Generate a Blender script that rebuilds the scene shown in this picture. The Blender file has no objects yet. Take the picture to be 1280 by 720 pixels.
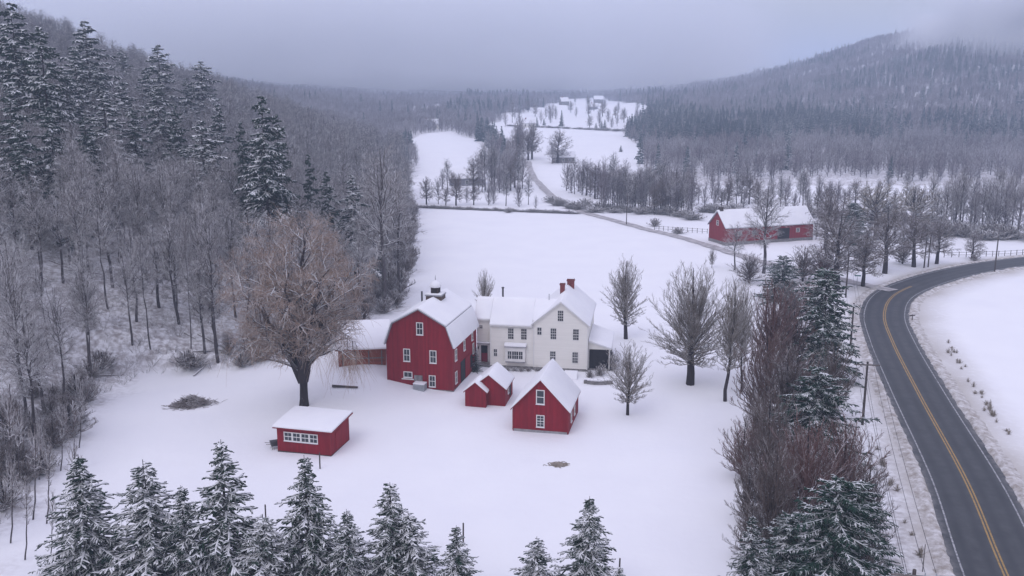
import bpy, bmesh, math, random
import numpy as np
from mathutils import Vector, Matrix

# ------------------------------------------------------------------ camera, sky, sun, exposure
scene = bpy.context.scene
COL = scene.collection
CAM_H, CAM_PITCH, FOCAL = 38.0, math.atan2(250, 1150), 1150.0     # metres, radians, pixels of a 1280 wide frame
cam_data = bpy.data.cameras.new('drone_camera')
cam = bpy.data.objects.new('drone_camera', cam_data)
COL.objects.link(cam)
cam.location = (0, 0, CAM_H)
cam.rotation_euler = (math.pi / 2 - CAM_PITCH, 0, 0)
cam_data.sensor_width = 36.0
cam_data.lens = FOCAL / 1280 * 36.0
cam_data.clip_start = 0.5
cam_data.clip_end = 20000
scene.camera = cam

SUN_EL, SUN_ROT = math.radians(52), math.radians(215)
world = bpy.data.worlds.new('World')
scene.world = world
world.use_nodes = True
wn, wl = world.node_tree.nodes, world.node_tree.links
wn.clear()
w_out = wn.new('ShaderNodeOutputWorld')
w_bg = wn.new('ShaderNodeBackground')
w_bg.inputs['Strength'].default_value = 0.0955
sky = wn.new('ShaderNodeTexSky')
sky.sky_type = 'NISHITA'
sky.sun_disc = False
sky.sun_elevation = SUN_EL
sky.sun_rotation = SUN_ROT
w_hs = wn.new('ShaderNodeHueSaturation')
w_hs.inputs['Saturation'].default_value = 0.25
wl.new(sky.outputs[0], w_hs.inputs['Color'])
w_tc = wn.new('ShaderNodeTexCoord')
w_sep = wn.new('ShaderNodeSeparateXYZ')
wl.new(w_tc.outputs['Generated'], w_sep.inputs[0])
w_noise = wn.new('ShaderNodeTexNoise')
w_noise.inputs['Scale'].default_value = 2.6
w_noise.inputs['Detail'].default_value = 3.0
w_noise.inputs['Roughness'].default_value = 0.5
w_map = wn.new('ShaderNodeMapping')
w_map.inputs['Scale'].default_value = (1, 1, 4.5)
wl.new(w_tc.outputs['Generated'], w_map.inputs[0])
wl.new(w_map.outputs[0], w_noise.inputs[0])
w_add = wn.new('ShaderNodeMath'); w_add.operation = 'MULTIPLY_ADD'
w_add.inputs[1].default_value = 0.17
wl.new(w_noise.outputs[0], w_add.inputs[0])
wl.new(w_sep.outputs[2], w_add.inputs[2])
w_ramp = wn.new('ShaderNodeValToRGB')
els = w_ramp.color_ramp.elements
SKY_STOPS = [(0.0, (4.2, 4.25, 4.85)), (0.10, (4.3, 4.4, 4.95)), (0.17, (5.4, 5.5, 6.1)), (0.30, (7.0, 7.0, 7.9)), (1.0, (9.9, 9.75, 12.9))]
els[0].position, els[0].color = SKY_STOPS[0][0], (*SKY_STOPS[0][1], 1)
els[1].position, els[1].color = SKY_STOPS[-1][0], (*SKY_STOPS[-1][1], 1)
for p_, c_ in SKY_STOPS[1:-1]:
    e_ = els.new(p_); e_.color = (*c_, 1)
wl.new(w_add.outputs[0], w_ramp.inputs[0])
w_mix = wn.new('ShaderNodeMixRGB')
w_mix.inputs[0].default_value = 0.9
wl.new(w_hs.outputs[0], w_mix.inputs[1])
wl.new(w_ramp.outputs[0], w_mix.inputs[2])
wl.new(w_mix.outputs[0], w_bg.inputs['Color'])
wl.new(w_bg.outputs[0], w_out.inputs['Surface'])

sun_data = bpy.data.lights.new('sun', 'SUN')
sun_data.energy = 0.6
sun_data.angle = math.radians(30)
sun_data.color = (1.0, 0.97, 0.95)
sun = bpy.data.objects.new('sun', sun_data)
COL.objects.link(sun)
sun_dir = Vector((math.sin(SUN_ROT) * math.cos(SUN_EL), math.cos(SUN_ROT) * math.cos(SUN_EL), math.sin(SUN_EL)))
sun.rotation_euler = sun_dir.to_track_quat('Z', 'Y').to_euler()
sun.location = (0, 0, 300)

vs = scene.view_settings
vs.view_transform = 'Standard'
vs.look = 'None'
vs.exposure = 0.11
vs.gamma = 1.0
vs.use_curve_mapping = False
cy = scene.cycles
cy.max_bounces = 6
cy.diffuse_bounces = 2
cy.glossy_bounces = 2
cy.transmission_bounces = 2
cy.transparent_max_bounces = 8
cy.volume_bounces = 4
cy.use_denoising = True
cy.use_adaptive_sampling = False
cy.adaptive_threshold = 0.02
cy.sample_clamp_indirect = 5.0

# ------------------------------------------------------------------ helpers
RNG = np.random.default_rng(11)
CP, SP = math.cos(CAM_PITCH), math.sin(CAM_PITCH)

def tag(o, label=None, cat=None, group=None, kind=None):
    if label: o['label'] = label
    if cat: o['category'] = cat
    if group: o['group'] = group
    if kind: o['kind'] = kind
    return o

def empty(name, loc=(0, 0, 0), rz=0.0):
    o = bpy.data.objects.new(name, None)
    o.empty_display_size = 0.5
    COL.objects.link(o)
    o.location = loc
    o.rotation_euler = (0, 0, rz)
    return o

def link(name, mesh, parent=None, loc=(0, 0, 0), rz=0.0):
    o = bpy.data.objects.new(name, mesh)
    COL.objects.link(o)
    o.location = loc
    o.rotation_euler = (0, 0, rz)
    if parent: o.parent = parent
    return o

def copy_tree(o, parent=None):
    c = o.copy(); COL.objects.link(c); c.parent = parent
    for ch in list(o.children):
        copy_tree(ch, c)
    return c

def np_mesh(name, V, quads, mats, mat_idx=None, smooth=True):
    V = np.asarray(V, np.float32).reshape(-1, 3)
    Q = np.asarray(quads, np.int32).reshape(-1, 4)
    m = bpy.data.meshes.new(name)
    m.vertices.add(len(V)); m.vertices.foreach_set('co', V.ravel())
    m.loops.add(Q.size); m.loops.foreach_set('vertex_index', Q.ravel())
    m.polygons.add(len(Q))
    m.polygons.foreach_set('loop_start', np.arange(0, Q.size, 4, dtype=np.int32))
    m.polygons.foreach_set('use_smooth', np.full(len(Q), smooth))
    for mt in mats: m.materials.append(mt)
    if mat_idx is not None: m.polygons.foreach_set('material_index', np.asarray(mat_idx, np.int32))
    m.update(calc_edges=True)
    return m

class MB:
    """collects boxes, prisms and bars for ONE mesh"""
    def __init__(s): s.v, s.f = [], []
    def add(s, vs_, fs_):
        b = len(s.v); s.v += [tuple(p) for p in vs_]; s.f += [tuple(i + b for i in f) for f in fs_]; return s
    def box(s, x0, x1, y0, y1, z0, z1):
        return s.add([(x0,y0,z0),(x1,y0,z0),(x1,y1,z0),(x0,y1,z0),(x0,y0,z1),(x1,y0,z1),(x1,y1,z1),(x0,y1,z1)],
                     [(0,3,2,1),(4,5,6,7),(0,1,5,4),(1,2,6,5),(2,3,7,6),(3,0,4,7)])
    def prism_y(s, poly, y0, y1):          # polygon in x,z swept along y
        n = len(poly)
        vs_ = [(x, y0, z) for x, z in poly] + [(x, y1, z) for x, z in poly]
        return s.add(vs_, [tuple(range(n)), tuple(range(2*n-1, n-1, -1))] + [(i, n+i, n+(i+1) % n, (i+1) % n) for i in range(n)])
    def prism_x(s, poly, x0, x1):          # polygon in y,z swept along x
        n = len(poly)
        vs_ = [(x0, y, z) for y, z in poly] + [(x1, y, z) for y, z in poly]
        return s.add(vs_, [tuple(range(n-1, -1, -1)), tuple(range(n, 2*n))] + [((i+1) % n, n+(i+1) % n, n+i, i) for i in range(n)])
    def bar(s, a, b, r, n=6, r2=None):
        a, b = Vector(a), Vector(b); d = (b - a).normalized()
        u = d.orthogonal().normalized(); w = d.cross(u); r2 = r if r2 is None else r2
        ring = [(math.cos(2*math.pi*i/n), math.sin(2*math.pi*i/n)) for i in range(n)]
        vs_ = [a + (u*c + w*q)*r for c, q in ring] + [b + (u*c + w*q)*r2 for c, q in ring]
        return s.add(vs_, [(i, (i+1) % n, n+(i+1) % n, n+i) for i in range(n)] + [tuple(range(n-1, -1, -1)), tuple(range(n, 2*n))])
    def mesh(s, name, mat, bevel=0.0, seg=2, smooth=False):
        m = bpy.data.meshes.new(name)
        m.from_pydata(s.v, [], s.f)
        bm = bmesh.new(); bm.from_mesh(m)
        bmesh.ops.recalc_face_normals(bm, faces=bm.faces)
        if bevel > 0:
            bmesh.ops.bevel(bm, geom=list(bm.edges), offset=bevel, segments=seg, profile=0.5, affect='EDGES', clamp_overlap=True)
        for f in bm.faces: f.smooth = smooth
        bm.to_mesh(m); bm.free()
        m.materials.append(mat)
        return m
    def obj(s, name, mat, parent=None, loc=(0, 0, 0), rz=0.0, bevel=0.0, seg=2, smooth=False):
        return link(name, s.mesh(name, mat, bevel, seg, smooth), parent, loc, rz)

# ------------------------------------------------------------------ materials
def new_mat(name):
    m = bpy.data.materials.new(name); m.use_nodes = True
    nt = m.node_tree; nt.nodes.clear()
    out = nt.nodes.new('ShaderNodeOutputMaterial')
    bs = nt.nodes.new('ShaderNodeBsdfPrincipled')
    nt.links.new(bs.outputs[0], out.inputs['Surface'])
    bs.inputs['Roughness'].default_value = 0.85
    bs.inputs['Specular IOR Level'].default_value = 0.25
    return m, nt, bs

def mixnode(nt, fac, a, b):
    mx = nt.nodes.new('ShaderNodeMixRGB')
    for i, v in enumerate((fac, a, b)):
        if hasattr(v, 'is_output') or isinstance(v, bpy.types.NodeSocket): nt.links.new(v, mx.inputs[i])
        elif isinstance(v, (int, float)): mx.inputs[i].default_value = v
        else: mx.inputs[i].default_value = (*v, 1)
    return mx.outputs[0]

def math_node(nt, op, a, b=None, c=None):
    n = nt.nodes.new('ShaderNodeMath'); n.operation = op
    for i, v in enumerate((a, b, c)):
        if v is None: continue
        if isinstance(v, (int, float)): n.inputs[i].default_value = v
        else: nt.links.new(v, n.inputs[i])
    return n.outputs[0]

def noise(nt, scale, detail=3.0, coord='Object', rough=0.55, stretch=None):
    tc = nt.nodes.new('ShaderNodeTexCoord')
    n = nt.nodes.new('ShaderNodeTexNoise')
    n.inputs['Scale'].default_value = scale
    n.inputs['Detail'].default_value = detail
    n.inputs['Roughness'].default_value = rough
    if coord == 'World':
        g = nt.nodes.new('ShaderNodeNewGeometry'); src = g.outputs['Position']
    else: src = tc.outputs[coord]
    if stretch:
        mp = nt.nodes.new('ShaderNodeMapping'); mp.inputs['Scale'].default_value = stretch
        nt.links.new(src, mp.inputs[0]); src = mp.outputs[0]
    nt.links.new(src, n.inputs['Vector'])
    return n.outputs[0]

def ramp(nt, src, p0, p1):
    r = nt.nodes.new('ShaderNodeMapRange')
    r.inputs['From Min'].default_value = p0; r.inputs['From Max'].default_value = p1
    nt.links.new(src, r.inputs['Value'])
    return r.outputs[0]

def bump(nt, bs, height, strength=0.3, dist=0.05):
    b = nt.nodes.new('ShaderNodeBump'); b.inputs['Strength'].default_value = strength
    b.inputs['Distance'].default_value = dist
    nt.links.new(height, b.inputs['Height']); nt.links.new(b.outputs[0], bs.inputs['Normal'])

SNOW = (0.84, 0.84, 0.865)

def mat_snow(name='snow', dirt=0.0):
    m, nt, bs = new_mat(name)
    n1 = noise(nt, 0.35, 4, 'World'); n2 = noise(nt, 5.0, 4, 'World')
    c = mixnode(nt, ramp(nt, n1, 0.35, 0.7), SNOW, (0.79, 0.79, 0.83))
    nt.links.new(c, bs.inputs['Base Color'])
    bump(nt, bs, math_node(nt, 'ADD', n1, math_node(nt, 'MULTIPLY', n2, 0.25)), 0.35, 0.12)
    return m

def mat_plain(name, col, var=0.15, scale=3.0, rough=0.8, spec=0.25, coord='Object', stretch=None, bstr=0.0):
    m, nt, bs = new_mat(name)
    n = noise(nt, scale, 4, coord, stretch=stretch)
    lo = tuple(c * (1 - var) for c in col); hi = tuple(min(1, c * (1 + var)) for c in col)
    nt.links.new(mixnode(nt, ramp(nt, n, 0.3, 0.7), lo, hi), bs.inputs['Base Color'])
    bs.inputs['Roughness'].default_value = rough
    bs.inputs['Specular IOR Level'].default_value = spec
    if bstr: bump(nt, bs, n, bstr, 0.03)
    return m

def mat_boards(name, col, vertical=True, pitch=0.2, var=0.12, rough=0.75):
    """painted boards: grooves and uneven weathered paint"""
    m, nt, bs = new_mat(name)
    tc = nt.nodes.new('ShaderNodeTexCoord')
    sp = nt.nodes.new('ShaderNodeSeparateXYZ'); nt.links.new(tc.outputs['Object'], sp.inputs[0])
    if vertical: coord = math_node(nt, 'ADD', sp.outputs[0], sp.outputs[1])
    else: coord = sp.outputs[2]
    q = math_node(nt, 'DIVIDE', coord, pitch)
    fr = math_node(nt, 'FRACT', q)
    cell = math_node(nt, 'FLOOR', q)
    wn_ = nt.nodes.new('ShaderNodeTexWhiteNoise'); wn_.noise_dimensions = '1D'
    nt.links.new(cell, wn_.inputs['W'])
    n = noise(nt, 1.2, 5, 'Object', stretch=(3, 3, 0.6) if vertical else (0.6, 0.6, 3))
    f = math_node(nt, 'ADD', math_node(nt, 'MULTIPLY', wn_.outputs[0], 0.4), math_node(nt, 'MULTIPLY', n, 0.8))
    lo = tuple(c * (1 - var) for c in col); hi = tuple(c * (1 + var) for c in col)
    base = mixnode(nt, ramp(nt, f, 0.25, 0.95), lo, hi)
    groove = ramp(nt, fr, 0.0, 0.1) if vertical else ramp(nt, fr, 0.0, 0.9)
    nt.links.new(base, bs.inputs['Base Color'])
    bs.inputs['Roughness'].default_value = rough
    bump(nt, bs, groove, 0.5, 0.02)
    return m

def mat_twig(name, col, col2, snow_lo=0.25, snow_hi=0.75, amount=1.0, nscale=0.9, rough=0.9, nmix=1.5):
    """bark or needles with fresh snow lying on whatever faces up"""
    m, nt, bs = new_mat(name)
    g = nt.nodes.new('ShaderNodeNewGeometry')
    sp = nt.nodes.new('ShaderNodeSeparateXYZ'); nt.links.new(g.outputs['Normal'], sp.inputs[0])
    n = noise(nt, nscale, 3, 'World')
    up = math_node(nt, 'ADD', sp.outputs[2], math_node(nt, 'MULTIPLY_ADD', n, nmix, -0.5*nmix))
    s_ = math_node(nt, 'MULTIPLY', ramp(nt, up, snow_lo, snow_hi), amount)
    oi = nt.nodes.new('ShaderNodeObjectInfo')
    base = mixnode(nt, oi.outputs['Random'], col, col2)
    nt.links.new(mixnode(nt, s_, base, SNOW), bs.inputs['Base Color'])
    bs.inputs['Roughness'].default_value = rough
    bs.inputs['Specular IOR Level'].default_value = 0.15
    return m

M = {}
M['snow'] = mat_snow()
M['red'] = mat_boards('red_barn_boards', (0.225, 0.009, 0.019), True, 0.22, 0.22)
M['red_far'] = mat_boards('faded_red_boards', (0.23, 0.02, 0.03), True, 0.3, 0.15)
M['rust'] = mat_boards('rusty_brown_boards', (0.24, 0.06, 0.035), False, 0.18, 0.3)
M['white_clap'] = mat_boards('white_clapboard', (0.83, 0.81, 0.76), False, 0.13, 0.04)
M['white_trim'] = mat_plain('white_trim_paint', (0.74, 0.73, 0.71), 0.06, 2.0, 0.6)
M['grey_trim'] = mat_plain('grey_roof_edge', (0.30, 0.30, 0.33), 0.15, 2.0, 0.6)  # plain grey for roof edges, cornices, hoods and sills
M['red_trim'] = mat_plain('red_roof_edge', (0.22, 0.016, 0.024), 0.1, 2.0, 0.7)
M['glass'] = mat_plain('dark_window_glass', (0.035, 0.042, 0.05), 0.3, 1.0, 0.12, 0.5)
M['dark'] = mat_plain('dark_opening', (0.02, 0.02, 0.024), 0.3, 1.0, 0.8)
M['red_door'] = mat_plain('red_door_paint', (0.22, 0.012, 0.03), 0.1, 2.0, 0.5)
M['brick'] = mat_plain('chimney_brick', (0.20, 0.05, 0.05), 0.35, 6.0, 0.9, bstr=0.4)
M['stone'] = mat_plain('grey_stone', (0.22, 0.21, 0.21), 0.4, 2.5, 0.9, bstr=0.5)
M['concrete'] = mat_plain('grey_concrete', (0.30, 0.29, 0.30), 0.2, 2.0, 0.9)
M['grey_wood'] = mat_plain('weathered_grey_wood', (0.16, 0.145, 0.14), 0.3, 3.0, 0.9, stretch=(4, 4, 0.6))
M['dark_wood'] = mat_plain('creosoted_pole_wood', (0.075, 0.062, 0.058), 0.3, 3.0, 0.9, stretch=(4, 4, 0.6))
M['grey_paint'] = mat_boards('grey_house_boards', (0.24, 0.25, 0.29), False, 0.2, 0.1)
M['metal'] = mat_plain('dull_grey_metal', (0.35, 0.37, 0.40), 0.15, 2.0, 0.45, 0.5)
M['dark_metal'] = mat_plain('dark_flue_metal', (0.06, 0.06, 0.065), 0.2, 2.0, 0.5, 0.4)
M['wire'] = mat_plain('black_cable', (0.035, 0.035, 0.04), 0.1, 1.0, 0.6)
M['sign_green'] = mat_plain('green_sign_paint', (0.03, 0.16, 0.13), 0.1, 2.0, 0.5)
M['cupola_wood'] = mat_plain('brown_cupola_wood', (0.10, 0.07, 0.06), 0.3, 3.0, 0.8)

M['bark'] = mat_twig('grey_bark', (0.060, 0.052, 0.055), (0.095, 0.083, 0.085), 0.1, 0.9, 0.7)
M['bark_dark'] = mat_twig('dark_bark', (0.028, 0.023, 0.025), (0.045, 0.036, 0.038), 0.35, 1.0, 0.7)
M['limb'] = mat_twig('snow_lined_limbs', (0.050, 0.042, 0.044), (0.085, 0.072, 0.072), 0.05, 0.5, 0.95, 0.7, nmix=1.0)
M['twig'] = mat_twig('grey_brown_twigs_with_snow', (0.125, 0.10, 0.094), (0.19, 0.155, 0.145), -0.3, 0.65, 0.88, 0.8)
M['twig_brown'] = mat_twig('brown_twigs_with_little_snow', (0.092, 0.068, 0.060), (0.14, 0.105, 0.092), 0.15, 1.0, 0.65, 0.8)
M['twig_tan'] = mat_twig('tan_twigs_with_snow', (0.31, 0.21, 0.155), (0.36, 0.25, 0.185), 0.1, 1.0, 0.55)
M['twig_yellow'] = mat_twig('straw_coloured_twigs_with_snow', (0.26, 0.22, 0.16), (0.30, 0.25, 0.18), 0.0, 1.0, 0.6)
M['twig_grey'] = mat_twig('pale_grey_twigs_with_snow', (0.16, 0.132, 0.105), (0.20, 0.17, 0.135), -0.25, 0.8, 0.8)
M['twig_red'] = mat_twig('reddish_twigs_with_snow', (0.165, 0.082, 0.072), (0.14, 0.092, 0.08), 0.15, 1.0, 0.6)
M['twig_far'] = mat_twig('far_twigs_with_snow_and_haze', (0.10, 0.08, 0.092), (0.15, 0.12, 0.135), -0.25, 0.8, 0.8, 0.03)  # snow cover raised so the pale colour also carries some distance haze
M['needle'] = mat_twig('spruce_needles_with_snow', (0.012, 0.033, 0.022), (0.019, 0.042, 0.026), 0.62, 1.0, 0.95, 1.2, nmix=1.9)
M['needle_pine'] = mat_twig('pine_needles_with_snow', (0.013, 0.036, 0.027), (0.02, 0.044, 0.032), 0.46, 0.82, 0.95, 0.9, nmix=1.9)
M['needle_green'] = mat_twig('hemlock_needles_with_snow', (0.012, 0.040, 0.026), (0.018, 0.050, 0.031), 0.72, 1.1, 0.92, 1.1, nmix=1.8)
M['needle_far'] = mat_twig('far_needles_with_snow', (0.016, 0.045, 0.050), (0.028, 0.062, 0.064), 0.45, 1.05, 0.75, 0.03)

# ------------------------------------------------------------------ terrain
def sstep(a, b, x):
    t = np.clip((x - a) / (b - a), 0, 1); return t * t * (3 - 2 * t)

_h = np.random.default_rng(5).random((256, 256))
def vnoise(x, y):
    xi, yi = np.floor(x).astype(int), np.floor(y).astype(int)
    fx, fy = x - xi, y - yi
    fx, fy = fx*fx*(3-2*fx), fy*fy*(3-2*fy)
    g = lambda a, b: _h[a % 256, b % 256]
    return (g(xi, yi)*(1-fx) + g(xi+1, yi)*fx)*(1-fy) + (g(xi, yi+1)*(1-fx) + g(xi+1, yi+1)*fx)*fy

TL_Y = [0, 70.6, 85, 109, 119, 122, 134, 158, 191, 297, 400, 534, 800, 1200, 2000, 5300]
TL_X = [-42, -43, -46, -51, -48.5, -36, -26.6, -20, -20.5, -31, -43, -74, -130, -170, -180, -200]
FAR = 1.335
def tree_line(Y): return np.interp(Y, TL_Y, TL_X)

ROAD = [(28, 22), (33, 44), (39.4, 66.8), (45, 85.1), (51.5, 110.6), (58.3, 136), (64.1, 153.8), (72.5, 169.5), (86, 183.7),
        (99.8, 194.3), (114.8, 202.8), (137, 212), (172, 222), (217, 230), (297, 237)]
def catmull(pts, n=10):
    P = np.array([pts[0]] + list(pts) + [pts[-1]], float); out = []
    for i in range(1, len(P) - 2):
        for t in np.linspace(0, 1, n, endpoint=False):
            a, b, c, d = P[i-1], P[i], P[i+1], P[i+2]
            out.append(0.5*((2*b) + (c-a)*t + (2*a-5*b+4*c-d)*t*t + (3*b-a-3*c+d)*t**3))
    out.append(P[-2]); return np.array(out)
ROAD_C = catmull(ROAD)
def road_dist(X, Y):
    X, Y = np.asarray(X, float), np.asarray(Y, float)
    best = np.full(X.shape, 1e9); side = np.zeros(X.shape)
    for i in range(len(ROAD_C) - 1):
        a, b = ROAD_C[i], ROAD_C[i+1]; d = b - a
        t = np.clip(((X-a[0])*d[0] + (Y-a[1])*d[1]) / (d @ d), 0, 1)
        ex, ey = X - a[0] - t*d[0], Y - a[1] - t*d[1]
        q = np.hypot(ex, ey); s_ = np.sign(d[0]*ey - d[1]*ex)
        side = np.where(q < best, s_, side); best = np.minimum(best, q)
    return best, side

def terrain(X, Y):
    X, Yw = np.asarray(X, float), np.asarray(Y, float)
    Y = Yw / FAR
    z = np.interp(Y, [0, 270, 400, 520, 650, 800, 1200, 1600, 2400, 5000], [0, 0, 4, 8, 13, 18, 25, 29, 32, 40])
    d = (tree_line(Yw) - X)
    hc = np.interp(Y, [0, 150, 320, 565, 870, 1200], [66, 66, 64, 45, 18, 12])
    u = np.clip(d / 190, 0, 2.2)
    z = z + hc * (np.minimum(u, 1) ** 1.15) * (1 - 0.15 * np.clip(u - 1, 0, 1.2)) * np.where(d > 0, 1, 0)
    g = lambda a, cx, cy_, sx, sy: a * np.exp(-((X-cx)/sx)**2 - ((Y-cy_)/sy)**2)
    hill = g(70, 605, 1040, 135, 300) + g(17, 510, 1130, 220, 380) + g(11, 390, 1080, 130, 380) + g(18, 470, 780, 150, 260) + g(10, 560, 620, 200, 220)
    z = z + hill * sstep(260, 640, Y + 0.15 * (X - 150))
    roll = (vnoise(X/28 + 3, Y/28 + 7) - 0.5) * 1.0
    far = sstep(300, 700, Y) + sstep(6, 40, d)
    z = z + roll * np.clip(far, 0, 1) * 5 * np.clip(Y / 400, 0.3, 1.5)
    z = z + (vnoise(X/9, Y/11) - 0.5) * 0.45 * sstep(9, 22, np.minimum(np.abs(X - np.interp(Yw, ROAD_C[:, 1], ROAD_C[:, 0])), 60)) * sstep(260, 180, Y)
    z = z + (vnoise(X/3.2 + 40, Yw/5.0) - 0.5) * 0.10 * sstep(9, 22, np.minimum(np.abs(X - np.interp(Yw, ROAD_C[:, 1], ROAD_C[:, 0])), 60)) * sstep(260, 180, Y)
    z = z + 3.2 * np.exp(-(X + 20)**2 / 72 - (Yw - 124)**2 / 110)
    return z

def terr(x, y): return float(terrain(np.array([x]), np.array([y]))[0])

def gp(px, py):
    """where the sight line through a point of the survey photograph meets the ground"""
    u, v = (px - 640) / FOCAL, (360 - py) / FOCAL
    d = np.array([u, CP + v*SP, -SP + v*CP])
    t = np.concatenate([np.arange(40, 500, 0.25), np.arange(500, 4600, 2.0)])
    z = CAM_H + t*d[2]
    hit = np.nonzero(z <= terrain(t*d[0], t*d[1]))[0]
    tt = t[hit[0]] if len(hit) else t[-1]
    return float(tt*d[0]), float(tt*d[1])

def height_at(py, X, Y):
    """height above sea level of the sight line of row py at ground distance Y"""
    v = (360 - py) / FOCAL
    return CAM_H + Y * (-SP + v*CP) / (CP + v*SP)

def depth(X, Y, z=0): return Y*CP + (CAM_H - z)*SP

def poly_mask(poly, X, Y):
    inside = np.zeros(np.shape(X), bool); n = len(poly)
    for i in range(n):
        x0, y0 = poly[i]; x1, y1 = poly[(i+1) % n]
        c = (y0 > Y) != (y1 > Y)
        inside ^= c & (X < (x1-x0)*(Y-y0)/((y1-y0) if y1 != y0 else 1e-9) + x0)
    return inside

LANE = [gp(*p) for p in [(665, 219), (676, 232), (692, 247), (722, 263), (760, 274), (800, 285), (850, 297), (890, 309)]]
LANE = [(8, 460)] + LANE + [(52.3, 212), (59, 197), (65, 186), (69, 178), (73, 172)]
LANE_C = catmull(LANE, 8)
def lane_dist(X, Y):
    best = np.full(np.shape(X), 1e9)
    for i in range(len(LANE_C) - 1):
        a, b = LANE_C[i], LANE_C[i+1]; d = b - a
        t = np.clip(((X-a[0])*d[0] + (Y-a[1])*d[1]) / (d @ d), 0, 1)
        best = np.minimum(best, np.hypot(X-a[0]-t*d[0], Y-a[1]-t*d[1]))
    return best

CLEAR = [[gp(*p) for p in q] for q in (
    [(510, 176), (526, 168), (562, 164), (592, 173), (612, 190), (632, 216), (622, 240), (560, 244), (530, 240), (522, 205)],
    [(600, 158), (735, 158), (777, 164), (800, 186), (806, 212), (764, 226), (735, 224), (690, 222), (662, 208), (622, 182)],
    [(598, 160), (628, 149), (660, 138), (700, 128), (745, 122), (800, 130), (816, 140), (788, 166)],
    [(512, 140), (545, 134), (574, 131), (574, 136), (545, 141), (514, 145)],
    [(640, 236), (690, 236), (720, 262), (520, 258), (522, 232), (560, 238)],
    [(660, 212), (735, 204), (800, 208), (850, 225), (900, 240), (850, 262), (720, 262), (664, 222)])]

# ------------------------------------------------------------------ ground, roads
def make_ground():
    xs = np.concatenate([np.arange(-1500, -300, 40), np.arange(-300, -90, 6), np.arange(-90, 130, 1.4), np.arange(130, 330, 6), np.arange(330, 2600, 25)])
    ys = np.concatenate([np.arange(-40, 40, 5), np.arange(40, 240, 1.5), np.arange(240, 440, 4), np.arange(440, 1200, 10), np.arange(1200, 4500, 40)])
    X, Y = np.meshgrid(xs, ys, indexing='ij')
    Z = terrain(X, Y)
    nx, ny = X.shape
    idx = np.arange(nx*ny).reshape(nx, ny)
    q = np.stack([idx[:-1, :-1], idx[1:, :-1], idx[1:, 1:], idx[:-1, 1:]], -1).reshape(-1, 4)
    m, nt, bs = new_mat('snow_covered_ground')
    def attr(n):
        a = nt.nodes.new('ShaderNodeAttribute'); a.attribute_name = n; return a.outputs['Fac']
    n1 = noise(nt, 0.12, 4, 'World'); n2 = noise(nt, 1.6, 5, 'World'); n3 = noise(nt, 0.5, 5, 'World', 0.65, (1, 1, 1))
    snow = mixnode(nt, ramp(nt, n1, 0.35, 0.68), SNOW, (0.81, 0.81, 0.845))
    # leaf litter, brush and stones that break the snow under the trees
    litter = mixnode(nt, n2, (0.10, 0.075, 0.07), (0.22, 0.17, 0.155))
    lf = math_node(nt, 'MULTIPLY', attr('wood'), ramp(nt, math_node(nt, 'ADD', math_node(nt, 'MULTIPLY', n2, 0.6), math_node(nt, 'MULTIPLY', n3, 0.5)), 0.46, 0.66))
    c = mixnode(nt, math_node(nt, 'MULTIPLY', lf, 0.7), snow, litter)
    # sand and road dirt thrown up by the plough
    n4 = noise(nt, 0.9, 6, 'World', 0.7)
    sand = mixnode(nt, n4, (0.30, 0.265, 0.225), (0.50, 0.465, 0.43))
    vf = math_node(nt, 'MULTIPLY', attr('verge'), ramp(nt, math_node(nt, 'MULTIPLY_ADD', attr('verge'), 0.25, n4), 0.22, 0.62))
    c = mixnode(nt, vf, c, sand)
    # old wheel and foot tracks in the yard
    nt.links.new(c, bs.inputs['Base Color'])
    bs.inputs['Roughness'].default_value = 0.9
    h = math_node(nt, 'ADD', math_node(nt, 'MULTIPLY', n3, 1.0), math_node(nt, 'MULTIPLY', n2, 0.3))
    h = math_node(nt, 'ADD', h, math_node(nt, 'MULTIPLY', math_node(nt, 'ADD', attr('wood'), attr('verge')), n4))
    bump(nt, bs, h, 0.45, 0.16)
    mesh = np_mesh('ground', np.stack([X, Y, Z], -1).reshape(-1, 3), q, [m])
    d = (tree_line(Y) - X)
    wood = sstep(-1.5, 5, d + (vnoise(X/4, Y/4) - 0.5) * 7)
    far = (Y > 367).astype(float)
    for pl in CLEAR: far *= 1 - poly_mask(pl, X, Y)
    far *= np.where((X > -60) & (X < 60), sstep(387, 454, Y), 1)
    # the brushy strip along the road
    hx = np.interp(Y, [0, 66, 85, 110, 137, 168, 188], [22, 30, 35, 39, 43, 52, 54])
    hedge = np.exp(-((X - hx) / 5.0)**2) * (Y < 200)
    wood = np.clip(wood + far + 0.9*hedge, 0, 1)
    rd, side = road_dist(X, Y)
    wl_ = np.where(side > 0, 7.5, 10.0)
    verge = np.clip(1.15 - (rd - 3.7) / (wl_ - 3.7), 0, 1) * (0.55 + 0.6 * vnoise(X/5 + 9, Y/5)) 
    verge = np.clip(np.maximum(verge, 0.9 * np.exp(-((X - 71)**2 + (Y - 172)**2) / 30.)), 0, 1)
    ld = lane_dist(X, Y)
    verge = np.maximum(verge, 0.25 * np.exp(-(ld / 3.0)**2))
    for nme, arr in (('wood', wood), ('verge', verge)):
        a = mesh.attributes.new(nme, 'FLOAT', 'POINT'); a.data.foreach_set('value', arr.astype(np.float32).ravel())
    o = link('ground', mesh); tag(o, kind='structure')
    tag(o, 'snow covered valley floor and hills')
    return o
make_ground()

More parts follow.
